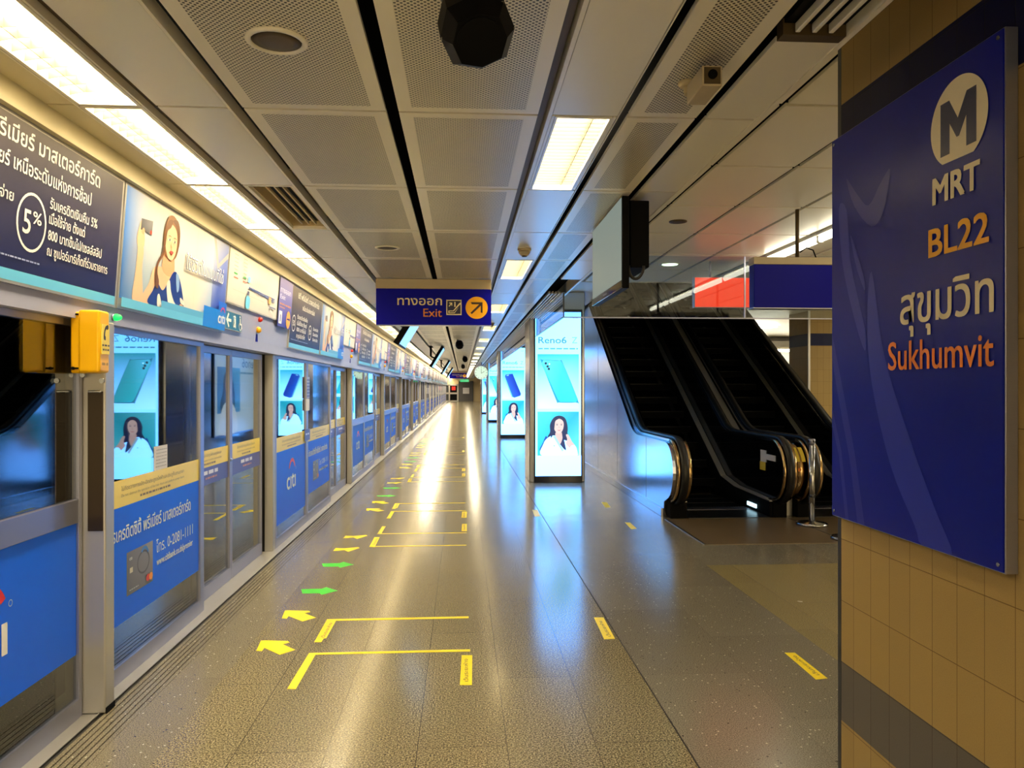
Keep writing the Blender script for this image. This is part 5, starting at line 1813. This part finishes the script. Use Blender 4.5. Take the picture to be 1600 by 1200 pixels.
def tape(name, pts, m, label, cat, group, ink=None, z=TZ):
    cx = sum(p[0] for p in pts) / len(pts); cy = sum(p[1] for p in pts) / len(pts)
    t = thing(name, label, cat, (cx, cy, 0), group)
    b = MB(); b.prism(pts, 'z', 0.0002, z, m); o = b.build('tape', t)
    if ink:
        a = Art((ink[0], ink[1], z), (0, 1, 0) if ink[2] == 'y' else (1, 0, 0), (-1, 0, 0) if ink[2] == 'y' else (0, 1, 0), 0.0002)
        a.text(ink[3], 0, 0, ink[4], '#6a5208', 'l', w=ink[5], bold=0.01)
        a.build('printed_text', o)
    return t


GAR, GBX = 'arrow stickers on the platform floor', 'yellow queue tape on the platform floor'
ya = [(-1.234, 0.184), (-1.214, 0.0), (-1.179, -0.01), (-1.179, 0.048), (-1.06, -0.08), (-0.987, 0.0), (-1.085, 0.108), (-1.05, 0.135), (-1.067, 0.165), (-1.20, 0.184)]
ga = [(-1.24, 0.08), (-1.085, 0.085), (-1.058, 0.13), (-0.952, 0.02), (-1.054, -0.09), (-1.078, -0.045), (-1.205, -0.045)]
da_ = [(-1.228, 0.0), (-1.226, 0.13), (-1.19, 0.12), (-1.14, 0.11), (-1.015, 0.16), (-0.994, 0.115), (-1.08, -0.05), (-1.13, 0.03), (-1.19, 0.0)]


def sh(p, dy, dx=0.0):
    return [(q[0] + dx, q[1] + dy) for q in p]


place = [('nearest', 0.0), ('second', PER), ('third', 2 * PER), ('fourth', 3 * PER)]
for k in range(4):
    d = PER * k
    o = ORD[k]
    dr = ['nearest', 'second', 'third', 'fourth'][k]
    tape('floor_arrow', sh(ya, 4.62 + d), 'tape_yellow', 'yellow arrow sticker first before the %s sliding doors' % dr, 'floor arrow', GAR)
    tape('floor_arrow', sh(ya, 5.26 + d), 'tape_yellow', 'yellow arrow sticker second before the %s sliding doors' % dr, 'floor arrow', GAR)
    tape('floor_arrow', sh(ga, 5.93 + d), 'tape_green', 'green arrow sticker, nearer of two before the %s sliding doors' % dr, 'floor arrow', GAR)
    tape('floor_arrow', sh(ga, 6.80 + d), 'tape_green', 'green arrow sticker, farther of two before the %s sliding doors' % dr, 'floor arrow', GAR)
    tape('floor_arrow', sh(da_, 7.41 + d), 'tape_yellow', 'yellow arrow sticker just past the green arrows at the %s sliding doors' % dr, 'floor arrow', GAR)
    tape('floor_arrow', sh(da_, 8.03 + d), 'tape_yellow', 'yellow arrow sticker farthest past the green arrows at the %s sliding doors' % dr, 'floor arrow', GAR)
    if k < 3:
        tape('queue_tape', sh([(-0.855, 4.528), (0.046, 4.526), (0.045, 4.563), (-0.895, 4.56)], d), 'tape_yellow', 'long thin yellow line nearest before the %s sliding doors' % dr, 'floor tape', GBX)
        tape('queue_tape', sh([(-0.901, 4.024), (-0.856, 4.017), (-0.852, 4.527), (-0.895, 4.558)], d, 0.0), 'tape_yellow', 'plain yellow strip at the left end of the line nearest the %s sliding doors' % dr, 'floor tape', GBX, z=0.0018)
        tape('queue_tape', sh([(-0.013, 4.018), (0.05, 4.014), (0.057, 4.462), (-0.004, 4.465)], d), 'tape_yellow', 'yellow printed sticker at the right end of the line nearest the %s sliding doors' % dr, 'floor tape', GBX,
             (0.03, 4.06 + d, 'y', 'เว้นระยะห่าง', 0.03, 0.34))
        tape('queue_tape', sh([(-0.845, 5.180), (0.043, 5.182), (0.042, 5.222), (-0.908, 5.220)], d), 'tape_yellow', 'second long yellow line before the %s sliding doors' % dr, 'floor tape', GBX)
        tape('queue_tape', sh([(-0.902, 4.752), (-0.859, 4.75), (-0.857, 4.816), (-0.842, 4.826), (-0.84, 5.182), (-0.905, 5.218)], d), 'tape_yellow', 'printed yellow strip at the left end of the second line before the %s sliding doors' % dr, 'floor tape', GBX,
             (-0.855, 4.83 + d, 'y', 'เว้นระยะห่าง', 0.03, 0.30), z=0.0018)
    tape('queue_tape', sh([(-0.86, 7.580), (0.039, 7.580), (0.039, 7.606), (-0.86, 7.606)], d), 'tape_yellow', 'long thin yellow line just past the %s sliding doors' % dr, 'floor tape', GBX)
    tape('queue_tape', sh([(-0.907, 7.575), (-0.853, 7.560), (-0.858, 8.055), (-0.912, 8.058)], d), 'tape_yellow', 'printed yellow strip at the left end of the line past the %s sliding doors' % dr, 'floor tape', GBX,
         (-0.866, 7.66 + d, 'y', 'เว้นระยะห่าง', 0.03, 0.32), z=0.0018)
    tape('queue_tape', sh([(-0.872, 8.235), (0.043, 8.235), (0.043, 8.26), (-0.885, 8.262)], d), 'tape_yellow', 'farther long yellow line past the %s sliding doors' % dr, 'floor tape', GBX)
    tape('queue_tape', sh([(-0.902, 8.24), (-0.862, 8.238), (-0.858, 8.686), (-0.897, 8.688)], d), 'tape_yellow', 'yellow strip at the left end of the farther line past the %s sliding doors' % dr, 'floor tape', GBX, z=0.0018)
    tape('queue_tape', sh([(-0.009, 8.34), (0.048, 8.336), (0.051, 8.78), (-0.004, 8.782)], d), 'tape_yellow', 'yellow printed sticker at the right end of the lines past the %s sliding doors' % dr, 'floor tape', GBX,
         (0.03, 8.40 + d, 'y', 'เว้นระยะห่าง', 0.03, 0.32))

GST = 'yellow printed stickers on the right of the platform'
tape('floor_sticker', [(0.873, 4.692), (0.942, 4.70), (0.951, 5.138), (0.887, 5.142)], 'tape_yellow', 'yellow sticker beside the long dark floor joint, nearest the camera', 'floor sticker', GST, (0.925, 4.74, 'y', 'เว้นระยะห่าง', 0.03, 0.32))
tape('floor_sticker', [(1.876, 3.971), (1.946, 3.984), (1.943, 4.382), (1.883, 4.386)], 'tape_yellow', 'yellow sticker on dark terrazzo near the foot of the cream pillar', 'floor sticker', GST, (1.925, 4.03, 'y', 'เว้นระยะห่าง', 0.03, 0.30))
tape('floor_sticker', [(0.871, 9.23), (0.939, 9.25), (0.955, 9.75), (0.889, 9.73)], 'tape_yellow', 'small yellow sticker at the dark joint in the blue reflection', 'floor sticker', GST)
tape('floor_sticker', [(1.85, 8.335), (1.92, 8.367), (1.929, 8.75), (1.872, 8.76)], 'tape_yellow', 'yellow sticker on terrazzo beside the escalator cladding, nearer of two', 'floor sticker', GST)
tape('floor_sticker', [(1.854, 9.874), (1.922, 9.90), (1.954, 10.316), (1.885, 10.32)], 'tape_yellow', 'yellow sticker on terrazzo beside the escalator cladding, farther of two', 'floor sticker', GST)

# ================================================================== FAR END OF THE PLATFORM
t = thing('end_gate', 'pale framed gate with dark panes at the far end of the platform', 'gate', (-1.3, 89.9, 0))
b = MB()
b.box(-2.3, -0.47, 89.80, 89.9, 0.0, 0.12, 'alu_light'); b.box(-2.3, -0.47, 89.80, 89.9, 0.85, 1.05, 'alu_light'); b.box(-2.3, -0.47, 89.80, 89.9, 1.85, 2.0, 'alu_light')
for x in (-2.3, -1.6, -0.63):
    b.box(x, x + 0.16, 89.80, 89.9, 0, 2.0, 'alu_light')
b.build('frame', t)
b = MB(); b.box(-1.44, -0.6, 89.84, 89.86, 0.12, 0.85, 'black'); b.box(-1.44, -0.6, 89.84, 89.86, 1.05, 1.85, 'black'); b.build('dark_pane', t)
b = MB(); b.box(-2.14, -1.6, 89.84, 89.86, 0.12, 1.85, 'steel_dark'); b.build('grey_pane', t)
b = MB(); b.box(-1.25, -0.8, 89.82, 89.84, 1.3, 1.75, 'red'); b.build('red_notice', t, 'small red notice')
t = thing('service_door', 'dark grey service door with a white notice at the far end', 'door', (0.4, 89.9, 0))
b = MB(); b.box(-0.35, 1.15, 89.86, 89.95, 0, 2.25, 'door_grey', 0.01); b.build('leaf', t)
b = MB(); b.box(0.05, 0.8, 89.845, 89.86, 0.9, 1.6, 'paper'); b.build('notice', t, 'white notice')
b = MB(); b.box(-0.45, -0.35, 89.8, 89.95, 0, 2.35, 'steel_dark'); b.box(1.15, 1.25, 89.8, 89.95, 0, 2.35, 'steel_dark'); b.box(-0.45, 1.25, 89.8, 89.95, 2.25, 2.35, 'steel_dark'); b.build('door_frame', t)
